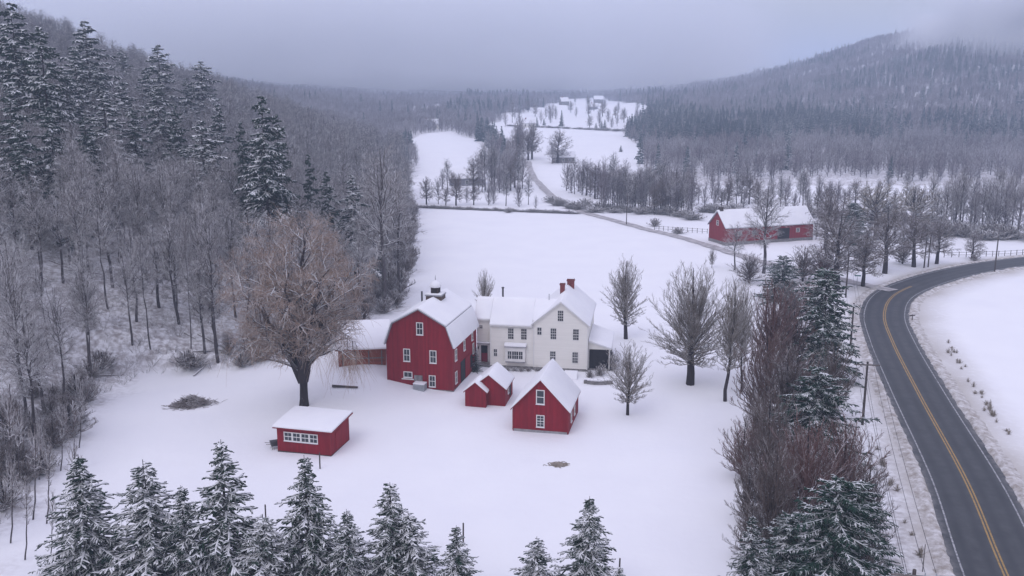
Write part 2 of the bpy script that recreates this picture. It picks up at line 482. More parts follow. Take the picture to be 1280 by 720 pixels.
def strip(name, C, o0, o1, z, mat, ground=False, wob=0.0, nc=5):
    C = np.asarray(C, float); T = np.gradient(C, axis=0); T /= np.linalg.norm(T, axis=1)[:, None]
    N = np.stack([-T[:, 1], T[:, 0]], -1)
    r = np.random.default_rng(len(name))
    cols = np.linspace(o0, o1, nc)
    V = []
    for k, o_ in enumerate(cols):
        off = o_ + (wob * (r.random(len(C)) - 0.5) if k in (0, nc-1) else 0)
        p = C + N * np.reshape(off, (-1, 1))
        zz = terrain(p[:, 0], p[:, 1]) + z if ground else np.full(len(p), z)
        V.append(np.column_stack([p, zz]))
    V = np.stack(V, 1); n = len(C)
    idx = np.arange(n*nc).reshape(n, nc)
    q = np.stack([idx[:-1, 1:], idx[:-1, :-1], idx[1:, :-1], idx[1:, 1:]], -1).reshape(-1, 4)
    m = np_mesh(name, V.reshape(-1, 3), q, [mat]); at = m.attributes.new('across', 'FLOAT', 'POINT'); at.data.foreach_set('value', np.tile(cols, n).astype(np.float32))
    return link(name, m)

def mat_asphalt():
    m, nt, bs = new_mat('damp_asphalt')
    n1 = noise(nt, 0.25, 3, 'World', stretch=(1, 1, 1)); n2 = noise(nt, 25, 2, 'World')
    f = math_node(nt, 'ADD', math_node(nt, 'MULTIPLY', n1, 0.8), math_node(nt, 'MULTIPLY', n2, 0.25))
    at = nt.nodes.new('ShaderNodeAttribute'); at.attribute_name = 'across'
    lane_ = math_node(nt, 'ABSOLUTE', math_node(nt, 'SUBTRACT', math_node(nt, 'ABSOLUTE', at.outputs['Fac']), 1.7))     # from the middle of each lane
    path = math_node(nt, 'SUBTRACT', 1.0, ramp(nt, math_node(nt, 'ABSOLUTE', math_node(nt, 'SUBTRACT', lane_, 0.8)), 0.1, 0.55))
    n3 = noise(nt, 0.7, 5, 'World', 0.65)
    film = math_node(nt, 'MULTIPLY', math_node(nt, 'SUBTRACT', 1.0, path), ramp(nt, n3, 0.3, 0.75))
    edge = math_node(nt, 'MULTIPLY', ramp(nt, math_node(nt, 'ABSOLUTE', at.outputs['Fac']), 3.3, 3.95), ramp(nt, n3, 0.35, 0.6))
    c = mixnode(nt, ramp(nt, f, 0.3, 0.75), (0.034, 0.038, 0.045), (0.052, 0.056, 0.064))
    c = mixnode(nt, math_node(nt, 'MULTIPLY', film, 0.75), c, (0.085, 0.088, 0.095))
    nt.links.new(mixnode(nt, math_node(nt, 'MULTIPLY', edge, 0.45), c, (0.32, 0.31, 0.31)), bs.inputs['Base Color'])
    bs.inputs['Roughness'].default_value = 0.6
    bump(nt, bs, n2, 0.25, 0.01)
    return m
def mat_paint(name, col, wear):
    m, nt, bs = new_mat(name)
    n2 = noise(nt, 3.0, 5, 'World', 0.7)
    nt.links.new(mixnode(nt, ramp(nt, n2, wear, wear + 0.25), col, (0.052, 0.056, 0.064)), bs.inputs['Base Color'])
    bs.inputs['Roughness'].default_value = 0.6
    return m
def road_clip(a, b):
    s_ = np.concatenate([[0], np.cumsum(np.linalg.norm(np.diff(ROAD_C, axis=0), axis=1))])
    t = np.arange(a, min(b, s_[-1]), 1.5)
    return np.column_stack([np.interp(t, s_, ROAD_C[:, 0]), np.interp(t, s_, ROAD_C[:, 1])])
RC = road_clip(0, 480)
tag(strip('road', RC, -3.95, 3.95, 0.03, mat_asphalt(), wob=0.10, nc=33), 'two lane asphalt road curving round the snowy field', kind='structure')
yl = mat_paint('worn_yellow_paint', (0.36, 0.225, 0.075), 0.5); wp = mat_paint('worn_white_paint', (0.42, 0.42, 0.44), 0.42)
YC = road_clip(0, 165)
tag(strip('road_marking', YC, 0.07, 0.22, 0.036, yl), 'inner yellow centre line', kind='structure')
tag(strip('road_marking', YC, -0.22, -0.07, 0.036, yl), 'outer yellow centre line', kind='structure')
tag(strip('road_marking', RC, 3.15, 3.29, 0.036, wp), 'white edge line on the hedge side', kind='structure')
tag(strip('road_marking', RC, -3.29, -3.15, 0.036, wp), 'white edge line on the field side', kind='structure')

def snow_ridge(off, seed, wid, hgt):
    """low broken ridge of ploughed snow along one road edge"""
    C = road_clip(0, 400); C = np.column_stack([np.interp(np.linspace(0, 1, 1100), np.linspace(0, 1, len(C)), C[:, k]) for k in (0, 1)])
    T = np.gradient(C, axis=0); T /= np.linalg.norm(T, axis=1)[:, None]; N = np.stack([-T[:, 1], T[:, 0]], -1)
    prof = [(-0.5, -0.02), (-0.28, 0.6), (0.0, 1.0), (0.35, 0.7), (0.8, 0.3), (1.3, -0.08)]
    V = []
    for k, (a, h) in enumerate(prof):
        p = C + N * (off + np.sign(off) * (a * wid + (vnoise(C[:, 0]*1.3 + seed, C[:, 1]*1.3) - 0.5)*0.35))[:, None]
        zz = h * hgt * (0.25 + 1.3*vnoise(C[:, 0]*0.9 + seed + k*0.7, C[:, 1]*0.9)) + 0.02
        V.append(np.column_stack([p, zz]))
    V = np.stack(V, 1); idx = np.arange(V.shape[0]*len(prof)).reshape(-1, len(prof))
    q = np.stack([idx[:-1, :-1], idx[1:, :-1], idx[1:, 1:], idx[:-1, 1:]], -1).reshape(-1, 4)
    m, nt, bs = new_mat('ploughed_dirty_snow')
    n = noise(nt, 1.1, 6, 'World', 0.7)
    nt.links.new(mixnode(nt, ramp(nt, n, 0.3, 0.62), (0.74, 0.73, 0.74), (0.33, 0.295, 0.265)), bs.inputs['Base Color'])
    bump(nt, bs, n, 0.6, 0.15)
    tag(link('snow_bank', np_mesh('snow_bank', V.reshape(-1, 3), q, [m])), 'low ridge of ploughed dirty snow along the road edge', kind='structure')
snow_ridge(4.35, 1, 0.8, 0.22); snow_ridge(-4.35, 40, 0.9, 0.28)

LM = mat_plain('slushy_lane', (0.40, 0.38, 0.385), 0.4, 0.6, 0.85, coord='World')
tag(strip('lane', LANE_C, -1.5, 1.5, 0.12, LM, ground=True, wob=0.5), 'narrow slushy lane running from the road to the far farms', kind='structure')

# ------------------------------------------------------------------ buildings
def gable_roof(root, x0, x1, y0, y1, ze, zp, ov=0.35, oy=0.35, thick=0.26, trim='grey_trim', name='roof', snow=True):
    """ridge along y; thin boards with fascia and a bed of snow on top"""
    xm = (x0 + x1) / 2; sl = (zp - ze) / (xm - x0)
    ea, eb, zo = x0 - ov, x1 + ov, ze - sl*ov
    b = 0.10
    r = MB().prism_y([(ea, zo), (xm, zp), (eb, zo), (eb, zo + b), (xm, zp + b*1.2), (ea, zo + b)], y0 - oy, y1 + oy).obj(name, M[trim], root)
    if snow:
        t = thick
        poly = [(ea - 0.03, zo + b + 0.01), (xm, zp + b*1.2 + 0.01), (eb + 0.03, zo + b + 0.01), (eb - 0.05, zo + b + t*0.85),
                (xm + 0.5, zp + b + t - 0.46*sl), (xm, zp + b + t), (xm - 0.5, zp + b + t - 0.46*sl), (ea + 0.05, zo + b + t*0.85)]
        MB().prism_y(poly, y0 - oy - 0.02, y1 + oy + 0.02).obj('roof_snow', M['snow'], r, bevel=0.07, smooth=True)
    return r

WCACHE = {}
def window(root, x, y, z, w, h, cols=2, rows=2, face='front', trim='white_trim', border=0.1, glass='glass', label=None, sill=True):
    """frame with muntins, proud of the wall, and a pane behind it; x,y,z is the centre on the wall plane"""
    key = (w, h, cols, rows, trim, border, glass, sill)
    if key not in WCACHE:
        f = MB(); b = border
        f.box(-w/2-b, -w/2, -0.06, 0.02, -h/2-b, h/2+b); f.box(w/2, w/2+b, -0.06, 0.02, -h/2-b, h/2+b)
        f.box(-w/2, w/2, -0.058, 0.02, h/2, h/2+b); f.box(-w/2, w/2, -0.058, 0.02, -h/2-b, -h/2)
        for i in range(1, cols): f.box(-w/2+w*i/cols-0.018, -w/2+w*i/cols+0.018, -0.035, 0.0, -h/2, h/2)
        for j in range(1, rows):
            q = 0.035 if rows % 2 == 0 and j == rows//2 else 0.018
            f.box(-w/2, w/2, -0.038, 0.0, -h/2+h*j/rows-q, -h/2+h*j/rows+q)
        p = MB().box(-w/2, w/2, -0.012, 0.01, -h/2, h/2)
        s_ = MB().box(-w/2-b-0.04, w/2+b+0.04, -0.11, -0.061, -h/2-b-0.05, -h/2-b+0.03)
        WCACHE[key] = (f.mesh('window', M[trim]), p.mesh('pane', M[glass]), s_.mesh('sill', M['snow'], 0.015) if sill else None)
    fm, pm, sm = WCACHE[key]
    rz = {'front': 0, 'right': math.pi/2, 'left': -math.pi/2, 'back': math.pi}[face]
    o = link('window', fm, root, (x, y, z), rz)
    if label: o['label'] = label
    link('pane', pm, o)
    if sm: link('sill', sm, o)
    return o

# ---- the big gambrel barn
def gambrel_barn():
    B = empty('gambrel_barn', (-7.5, 112.0, 0), math.radians(-13.3))
    tag(B, 'large red gambrel barn with cupola and snowy roof beside the white house', 'barn')
    w, L, e, bi, bz, k = 8.85, 11.2, 6.15, 0.88, 8.6, 10.6
    MB().prism_y([(-w, -1.0), (0, -1.0), (0, e), (-bi, bz), (-w/2, k), (-w+bi, bz), (-w, e)], 0, L).obj('wall', M['red'], B)
    MB().box(-w-0.06, 0.06, -0.06, L+0.06, -1.0, 0.22).obj('foundation', M['stone'], B)
    ov = 0.28
    prof = [(0.02+ov*0.35, e-ov), (-bi+0.04, bz+0.02), (-w/2, k+0.03), (-w+bi-0.04, bz+0.02), (-w-0.02-ov*0.35, e-ov)]
    up = lambda d: [(x, z + d) for x, z in prof]
    outer = [(prof[0][0]+0.12, prof[0][1]), (prof[1][0]+0.09, prof[1][1]+0.09), (prof[2][0], prof[2][1]+0.13), (prof[3][0]-0.09, prof[3][1]+0.09), (prof[4][0]-0.12, prof[4][1])]
    roof = MB().prism_y(prof + outer[::-1], -0.35, L + 0.35).obj('roof', M['grey_trim'], B)
    t = 0.22
    MB().prism_y([(outer[1][0]+0.02, outer[1][1]+0.01), (-w/2, outer[2][1]+0.01), (outer[3][0]-0.02, outer[3][1]+0.01),
                  (outer[3][0]+0.0, outer[3][1]+t), (-w/2-0.5, outer[2][1]+t-0.22), (-w/2, outer[2][1]+t), (-w/2+0.5, outer[2][1]+t-0.22), (outer[1][0], outer[1][1]+t)],
                 -0.37, L+0.37).obj('roof_snow', M['snow'], roof, bevel=0.06, smooth=True)
    for a, b_ in ((0, 1), (4, 3)):
        sgn = 1 if a == 0 else -1
        p = [(outer[a][0]+0.01*sgn, outer[a][1]), (outer[b_][0]+0.01*sgn, outer[b_][1]-0.06), (outer[b_][0]+0.15*sgn, outer[b_][1]-0.08), (outer[a][0]+0.15*sgn, outer[a][1]+0.02)]
        MB().prism_y(p, -0.36, L+0.36).obj('roof_snow', M['snow'], roof, bevel=0.03, smooth=True)
    # squat cupola on the ridge
    cb = MB().box(-w/2-1.05, -w/2+1.05, 6.0, 8.0, k-0.7, k+0.45).obj('cupola_base', M['cupola_wood'], B)
    MB().box(-w/2-1.15, -w/2+1.15, 5.9, 8.1, k+0.45, k+0.58).obj('cornice', M['grey_trim'], cb)
    MB().box(-w/2-1.13, -w/2+1.13, 5.92, 8.08, k+0.581, k+0.74).obj('ledge_snow', M['snow'], cb, bevel=0.06, smooth=True)
    cu = MB().box(-w/2-0.5, -w/2+0.5, 6.5, 7.5, k+0.58, k+1.55).obj('cupola', M['cupola_wood'], B)
    lv = MB()
    for i in range(5):
        z = k + 0.78 + i*0.14
        lv.box(-w/2-0.42, -w/2+0.42, 6.44, 6.5, z, z+0.06); lv.box(-w/2+0.5, -w/2+0.56, 6.58, 7.42, z, z+0.06)
    lv.obj('louvre', M['dark'], cu)
    n = 16; rings = [(0.72, 1.5), (0.8, 1.6), (0.78, 1.8), (0.62, 2.05), (0.4, 2.25), (0.18, 2.38), (0.06, 2.45)]
    dm = MB(); vs_ = [(-w/2 + r*math.cos(2*math.pi*i/n), 7.0 + r*math.sin(2*math.pi*i/n), k+z) for r, z in rings for i in range(n)]
    dm.add(vs_, [(j*n+i, j*n+(i+1) % n, (j+1)*n+(i+1) % n, (j+1)*n+i) for j in range(len(rings)-1) for i in range(n)] + [tuple(range(n-1, -1, -1)), tuple(range(len(rings)*n-n, len(rings)*n))])
    dm.obj('dome', M['snow'], cu, smooth=True)
    MB().bar((-w/2, 7.0, k+2.4), (-w/2, 7.0, k+3.1), 0.05, 6, 0.02).obj('finial', M['dark_metal'], cu)
    # gable windows
    window(B, -w/2+0.1, 0, 8.15, 0.72, 1.45, 2, 2)
    window(B, -6.15, 0, 4.55, 0.72, 1.5, 2, 2)
    window(B, -2.62, 0, 4.55, 0.72, 1.5, 2, 2)
    window(B, -2.78, 0, 1.3, 0.7, 1.35, 2, 2)
    window(B, -6.05, 0, 1.95, 1.0, 0.6, 2, 1)
    # boarded stone panel left of the low window, and its grey plank
    MB().box(-5.2, -4.1, -0.09, 0.02, 0.1, 1.95).obj('stone_panel', M['stone'], B)
    MB().box(-6.9, -5.25, -0.12, 0.0, 1.28, 1.42).obj('board', M['white_trim'], B, bevel=0.02)
    # the long side: two tall windows, loft window, open doorway and sliding door
    window(B, 0, 1.3, 1.6, 0.7, 1.4, 2, 2, 'right'); window(B, 0, 1.3, 4.6, 0.7, 1.35, 2, 2, 'right')
    window(B, 0, 5.2, 4.8, 0.6, 1.2, 2, 2, 'right'); window(B, 0, 9.5, 3.2, 0.55, 1.3, 2, 2, 'right'); window(B, 0, 9.0, 5.0, 0.55, 0.9, 2, 2, 'right')
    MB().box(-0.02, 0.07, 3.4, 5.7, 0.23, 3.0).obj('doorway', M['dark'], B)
    MB().box(0.075, 0.14, 5.3, 7.5, 0.25, 3.05).obj('sliding_door', M['red'], B)
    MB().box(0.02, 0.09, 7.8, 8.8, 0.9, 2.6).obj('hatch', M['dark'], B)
    MB().box(-0.12, 0.05, -0.05, 0.0, 0.2, e-0.1).obj('corner_board', M['red_trim'], B)
    MB().box(-w-0.05, -w+0.12, -0.05, 0.0, 0.2, e-0.1).obj('corner_board', M['red_trim'], B)
    # flue on the far slope
    MB().bar((-w+1.6, 9.6, 8.6), (-w+1.6, 9.6, 10.8), 0.13, 10).obj('flue', M['dark_metal'], B)
    return B
BARN = gambrel_barn()

# ---- low weathered lean-to against the barn
def lean_to():
    x, y = gp(481, 452)
    R = empty('lean_to_shed', (-16.6, 117.6, 1.75), math.radians(6))
    tag(R, 'low rusty brown lean-to shed with sloping snowy roof left of the gambrel barn', 'shed')
    MB().prism_x([(0, -1), (5.2, -1), (5.2, 4.6), (0, 2.5)], -6.4, -0.2).obj('wall', M['rust'], R)
    r = MB().prism_x([(-0.35, 2.36), (5.5, 4.72), (5.5, 4.84), (-0.35, 2.48)], -6.75, 0.3).obj('roof', M['rust'], R)
    MB().prism_x([(-0.4, 2.49), (5.55, 4.85), (5.4, 5.15), (-0.33, 2.74)], -6.78, 0.32).obj('roof_snow', M['snow'], r, bevel=0.07, smooth=True)
    for i in range(4):
        MB().box(-5.9 + i*1.7, -5.75 + i*1.7, -0.05, 0.0, 0.0, 2.35).obj('post', M['grey_wood'], R)
    MB().box(-6.2, -0.4, -0.04, 0.0, 1.15, 1.3).obj('rail', M['grey_wood'], R)
lean_to()

# ---- white farmhouse
def farmhouse():
    H = empty('farmhouse', (10.3, 120.75, 0), -0.15)
    tag(H, 'white clapboard two storey farmhouse with snowy roof and brick chimneys', 'house')
    w, L, e, k = 7.45, 13.5, 6.5, 9.55
    MB().prism_y([(-w, 0.35), (0, 0.35), (0, e), (-w/2, k), (-w, e)], 0, L).obj('wall', M['white_clap'], H)
    MB().box(-w-0.03, 0.03, 0.06, L, -0.6, 0.35).obj('foundation', M['stone'], H)
    gable_roof(H, -w, 0, 0, L, e, k, 0.3, 0.28, 0.24, 'white_trim')
    # wing, ridge across
    W0, W1, d = -13.5, -w, 7.0
    MB().prism_x([(0.12, 0.35), (d, 0.35), (d, 6.25), (3.6, 8.95), (0.12, 6.25)], W0, W1-0.005).obj('wing_wall', M['white_clap'], H)
    MB().box(W0-0.03, W1-0.04, 0.17, d, -0.6, 0.35).obj('foundation', M['stone'], H)
    MB().prism_x([(1.1, 0.3), (d, 0.3), (d, 6.25), (3.6, 8.9), (1.1, 6.82)], -15.5, W0-0.005).obj('entry_wall', M['white_clap'], H)
    sl = 2.7/3.48
    rp = [(-0.2, 6.25-0.32*sl), (3.6, 8.97), (d+0.3, 6.25-0.3*sl)]
    r = MB().prism_x([rp[0], rp[1], rp[2], (rp[2][0], rp[2][1]+0.1), (3.6, 9.09), (rp[0][0], rp[0][1]+0.1)], W0-0.02, -7.56).prism_x([(0.3, 6.65), (3.6, 8.96), (6.8, 6.65), (6.8, 6.74), (3.6, 9.08), (0.3, 6.74)], -7.555, -4.2).obj('roof', M['white_trim'], H)
    MB().prism_x([(rp[0][0]-0.03, rp[0][1]+0.11), (3.6, 9.10), (rp[2][0], rp[2][1]+0.11), (rp[2][0]-0.05, rp[2][1]+0.34), (4.1, 9.1), (3.6, 9.33), (3.1, 9.1), (rp[0][0]+0.03, rp[0][1]+0.33)], W0-0.04, -7.62).prism_x([(0.4, 6.75), (3.6, 9.09), (6.7, 6.75), (6.7, 6.95), (3.6, 9.32), (0.4, 6.95)], -7.65, -4.3).obj('roof_snow', M['snow'], r, bevel=0.07, smooth=True)
    r2 = MB().prism_x([(0.75, 6.72-0.28*sl), (3.6, 8.93), (d+0.3, 6.0), (d+0.3, 6.1), (3.6, 9.05), (0.75, 6.82-0.28*sl)], -15.85, W0-0.03).obj('roof', M['white_trim'], H)
    MB().prism_x([(0.72, 6.83-0.28*sl), (3.6, 9.06), (d+0.3, 6.11), (d+0.25, 6.35), (4.1, 9.05), (3.6, 9.3), (3.1, 9.05), (0.78, 7.06-0.28*sl)], -15.87, W0-0.045).obj('roof_snow', M['snow'], r2, bevel=0.07, smooth=True)
    # trim: corner boards, frieze
    for q in ((-w-0.02, -w+0.14, -0.03, 0.0, 0.3, e-0.15), (-0.14, 0.03, -0.03, 0.0, 0.3, e-0.15), (W0-0.03, W0+0.13, 0.09, 0.12, 0.3, 6.0), (-15.53, -15.37, 1.07, 1.1, 0.3, 6.5)):
        MB().box(*q).obj('corner_board', M['white_trim'], H)
    MB().box(W0+0.13, W1-0.03, 0.085, 0.12, 5.8, 6.0).obj('frieze', M['white_trim'], H)
    # windows of the gable wall
    G = lambda x, z, w_, h_, c=2, r_=4: window(H, x, 0, z, w_, h_, c, r_, border=0.07, sill=False)
    G(-3.75, 7.75, 0.72, 1.45, 3, 4)
    G(-6.62, 5.5, 0.55, 1.0, 2, 2)
    G(-4.7, 5.2, 0.74, 1.5, 3, 4); G(-1.62, 5.2, 0.74, 1.5, 3, 4)
    G(-4.75, 1.95, 0.72, 1.5, 3, 4); G(-1.68, 1.95, 0.72, 1.5, 3, 4)
    V = lambda x, z, w_, h_, c=2, r_=4, y=0.12: window(H, x, y, z, w_, h_, c, r_, border=0.07, sill=False)
    V(-10.6, 4.95, 0.74, 1.5, 3, 4); V(-8.78, 4.95, 0.74, 1.5, 3, 4)
    V(-12.75, 2.15, 0.42, 1.0, 2, 2)
    V(-14.95, 5.5, 0.42, 0.42, 2, 2, y=1.1)
    # bay window with its own snowy hood
    bw = MB().box(-11.3, -8.55, -0.35, 0.115, 1.1, 3.15).obj('bay_window', M['white_trim'], H)
    p = MB()
    for a, b_ in ((-10.95, -10.45), (-10.35, -9.5), (-9.4, -8.9)): p.box(a, b_, -0.37, -0.345, 1.5, 2.55)
    p.obj('pane', M['glass'], bw)
    mu = MB()
    for x in (-10.7, -10.07, -9.78, -9.15): mu.box(x-0.02, x+0.02, -0.385, -0.371, 1.5, 2.55)
    mu.box(-10.95, -8.9, -0.384, -0.3715, 2.0, 2.04); mu.obj('muntin', M['white_trim'], bw)
    MB().prism_x([(-0.5, 3.151), (0.1, 3.151), (0.1, 3.55), (-0.5, 3.25)], -11.45, -8.4).obj('hood', M['grey_trim'], bw)
    MB().prism_x([(-0.52, 3.252), (0.09, 3.552), (0.09, 3.72), (-0.5, 3.42)], -11.47, -8.38).obj('hood_snow', M['snow'], bw, bevel=0.04, smooth=True)
    MB().box(-11.3, -8.55, -0.33, 0.1, 0.95, 1.09).obj('sill', M['grey_trim'], bw)
    # entry: surround, red door, small hood and step
    en = MB(); en.box(-15.2, -14.95, 0.98, 1.09, 0.45, 2.9); en.box(-14.0, -13.75, 0.98, 1.09, 0.45, 2.9); en.box(-15.3, -13.65, 0.9, 1.09, 2.9, 3.15)
    en.obj('door_surround', M['white_trim'], H)
    dr = MB().box(-14.94, -14.01, 1.04, 1.09, 0.45, 2.89).obj('door', M['dark'], H)
    MB().box(-14.9, -14.05, 1.02, 1.038, 0.5, 1.75).obj('door_panel', M['red_door'], dr)
    MB().box(-15.45, -13.55, 0.55, 1.08, 3.16, 3.26).obj('door_hood', M['grey_trim'], H)
    MB().box(-15.47, -13.53, 0.53, 1.07, 3.261, 3.4).obj('hood_snow', M['snow'], H, bevel=0.04, smooth=True)
    MB().box(-15.4, -13.5, -0.1, 1.08, -0.3, 0.35).obj('step', M['stone'], H)
    for x in (-15.33, -13.6): MB().box(x-0.07, x+0.07, 0.93, 1.07, 2.35, 2.65).obj('porch_lamp', M['dark_metal'], H)
    # screened side porch
    P0, P1 = 1.0, 9.5
    MB().prism_y([(0.04, 3.9), (3.2, 2.95), (3.2, 3.07), (0.04, 4.05)], P0-0.2, P1+0.2).obj('porch_roof', M['white_trim'], H)
    MB().prism_y([(0.035, 4.06), (3.25, 3.08), (3.2, 3.3), (0.035, 4.35)], P0-0.22, P1+0.22).obj('roof_snow', M['snow'], H, bevel=0.06, smooth=True)
    MB().prism_y([(0.04, 2.95), (3.0, 2.95), (3.0, 3.0), (0.04, 3.88)], P0, P0+0.08).obj('porch_gable', M['white_clap'], H)
    for q in ((0.03, 0.17, P0-0.02, P0+0.12), (2.85, 2.99, P0-0.02, P0+0.12), (2.85, 2.99, P1-0.14, P1), (2.85, 2.99, 3.9, 4.04)):
        MB().box(*q, 0.2, 2.95).obj('porch_post', M['white_trim'], H)
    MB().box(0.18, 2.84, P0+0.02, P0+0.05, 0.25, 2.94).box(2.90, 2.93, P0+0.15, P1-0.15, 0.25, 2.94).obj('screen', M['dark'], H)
    MB().box(0.05, 3.1, P0-0.1, P1+0.1, -0.4, 0.2).obj('porch_floor', M['stone'], H)
    # chimneys
    c1 = MB().box(-4.5, -3.85, 6.6, 7.2, 8.3, 10.9).obj('chimney', M['brick'], H)
    MB().box(-4.57, -3.78, 6.53, 7.27, 10.6, 10.78).obj('chimney_cap', M['brick'], c1)
    MB().box(-4.5, -3.85, 6.6, 7.2, 10.901, 11.0).obj('cap_snow', M['snow'], c1, bevel=0.04)
    c2 = MB().box(-3.85, -2.85, 10.6, 11.4, 8.1, 10.7).obj('chimney', M['brick'], H)
    MB().box(-3.93, -2.77, 10.52, 11.48, 10.35, 10.55).obj('chimney_cap', M['brick'], c2)
    MB().box(-3.85, -2.85, 10.6, 11.4, 10.701, 10.8).obj('cap_snow', M['snow'], c2, bevel=0.04)
    MB().bar((-12.3, 3.9, 8.8), (-12.3, 3.9, 10.5), 0.13, 10).bar((-12.3, 3.9, 10.5), (-12.3, 3.9, 10.65), 0.19, 10).obj('vent_pipe', M['dark_metal'], H)
    MB().bar((-5.7, 3.4, 8.9), (-5.7, 3.4, 10.0), 0.05, 8).obj('vent_pipe', M['metal'], H)
    return H
farmhouse()

# ---- snow covered stone ledge and steps beside the porch, foundation planting
x, y = gp(748, 481)
S = empty('garden_wall', (x, y, 0), -0.05); tag(S, 'low curved stone garden wall capped with snow below the porch', 'garden wall')
mb, ms = MB(), MB()
for i in range(9):
    a0 = -1.9 + i*0.42; yb = 0.16*((i-4)/4)**2*3
    mb.box(a0, a0+0.42, yb-0.25, yb+0.25, -0.3, 0.42+0.02*(i % 3)); ms.box(a0-0.01, a0+0.43, yb-0.3, yb+0.3, 0.47, 0.66+0.01*(i % 2))
mb.obj('stone_course', M['stone'], S); ms.obj('snow_cap', M['snow'], S, bevel=0.05, smooth=True)
x, y = gp(714, 470)
o = MB().prism_x([(-2.0, -0.3), (0, -0.3), (0, 0.75), (-0.4, 0.7), (-2.0, 0.1)], -0.9, 0.9).obj('bulkhead', M['snow'], None, (x, y, 0), -0.129, bevel=0.08, smooth=True)
tag(o, 'snow buried cellar bulkhead against the white gable wall', 'bulkhead')

# ---- garage in front of the house
def garage():
    G = empty('garage', (6.33, 97.6, 0), math.radians(-12.4))
    tag(G, 'red steep gabled outbuilding with two white framed windows, in front of the house', 'outbuilding')
    w, L, e, k = 6.4, 7.6, 2.6, 6.0
    MB().prism_y([(-w, -0.4), (0, -0.4), (0, e), (-w/2, k), (-w, e)], 0, L).obj('wall', M['red'], G)
    gable_roof(G, -w, 0, 0, L, e, k, 0.22, 0.25, 0.26, 'red_trim')
    window(G, -w/2-0.02, 0, 4.1, 0.78, 1.5, 1, 2); window(G, -w/2, 0, 1.25, 0.75, 1.25, 2, 4)
    window(G, 0, 2.0, 1.4, 0.6, 1.2, 2, 2, 'right'); window(G, 0, 4.4, 1.4, 0.6, 1.2, 2, 2, 'right')
    for x in (-0.13, -w-0.03): MB().box(x, x+0.15, -0.035, 0, 0.0, e-0.1).obj('corner_board', M['red_trim'], G)
    MB().box(-w+0.1, -0.14, -0.05, 0.0, -0.3, 0.16).obj('foundation', M['concrete'], G)
garage()

def outbuilding():
    O = empty('outbuilding', (-0.84, 107.27, 0), math.radians(-11))
    tag(O, 'small red outbuilding of two joined gables between barn and steep roofed outbuilding', 'outbuilding')
    w, L, e, k = 4.05, 4.8, 2.0, 3.6
    MB().prism_y([(-w, -0.4), (0, -0.4), (0, e), (-w/2, k), (-w, e)], 0, L).obj('wall', M['red'], O)
    gable_roof(O, -w, 0, 0, L, e, k, 0.2, 0.2, 0.22, 'red_trim')
    window(O, 0, 1.9, 1.35, 0.55, 0.8, 2, 2, 'right')
    # lower front gable
    w2, e2, k2, x0 = 2.6, 1.8, 2.88, -2.2
    MB().prism_y([(x0-w2, -0.4), (x0, -0.4), (x0, e2), (x0-w2/2, k2), (x0-w2, e2)], -1.0, 1.9).obj('annexe_wall', M['red'], O)
    gable_roof(O, x0-w2, x0, -1.0, 1.5, e2, k2, 0.2, 0.18, 0.2, 'red_trim', 'annexe_roof')
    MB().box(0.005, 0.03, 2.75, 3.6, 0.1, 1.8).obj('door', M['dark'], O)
outbuilding()

def front_shed():
    z0 = terr(-21, 93)
    S = empty('shed', (-19.1, 91.1, z0), math.radians(-14))
    tag(S, 'small red shed with shallow snowy roof and a row of four windows under the willow', 'shed')
    w, L, f, b = 6.15, 4.7, 2.65, 2.95
    MB().prism_x([(0, -0.1), (L, -0.1), (L, b), (0, f)], -w, 0).obj('wall', M['red'], S)
    MB().box(-w+0.1, -0.1, 0.1, L-0.1, -0.6, -0.101).obj('skid', M['dark'], S)
    MB().box(-w, 0.02, -0.05, 0.0, -0.28, 0.05).box(0.002, 0.05, 0.0, L, -0.28, 0.05).obj('skirt_board', M['dark_wood'], S)
    r = MB().prism_x([(-0.3, f-0.02), (L+0.4, b+0.05), (L+0.4, b+0.15), (-0.3, f+0.08)], -w-0.35, 0.4).obj('roof', M['red_trim'], S)
    MB().prism_x([(-0.34, f+0.09), (L+0.42, b+0.16), (L+0.36, b+0.4), (L*0.5, (f+b)/2+0.42), (-0.28, f+0.3)], -w-0.38, 0.36).obj('roof_snow', M['snow'], r, bevel=0.08, smooth=True)
    for i in range(4): window(S, -4.85 + i*0.98, 0, 1.75, 0.8, 0.85, 2, 2, border=0.085)
    MB().box(0.0, 0.04, 1.3, 2.6, 0.1, 2.2).obj('door', M['red'], S)
    MB().box(-0.1, 0.03, -0.03, 0, 0.051, f-0.1).obj('corner_board', M['red_trim'], S); MB().box(0.0, 0.03, L-0.12, L+0.02, 0.051, b-0.1).obj('corner_board', M['red_trim'], S)
    return S
front_shed()
x, y = gp(345, 561)
o = empty('wheelbarrow', (x, y, terr(x, y)), 0.5); tag(o, 'dark wheelbarrow tipped against the left end of the small red shed', 'wheelbarrow')
MB().prism_y([(-0.5, 0.35), (0.45, 0.3), (0.7, 0.85), (-0.6, 0.9)], -0.33, 0.33).obj('tray', M['dark_metal'], o, bevel=0.03)
wh = MB(); 
for i in range(14):
    a, b_ = 2*math.pi*i/14, 2*math.pi*(i+1)/14
    wh.bar((0.8+0.25*math.cos(a), 0, 0.28+0.25*math.sin(a)), (0.8+0.25*math.cos(b_), 0, 0.28+0.25*math.sin(b_)), 0.05)
wh.bar((0.55, 0, 0.28), (1.05, 0, 0.28), 0.03); wh.obj('wheel', M['dark'], o)
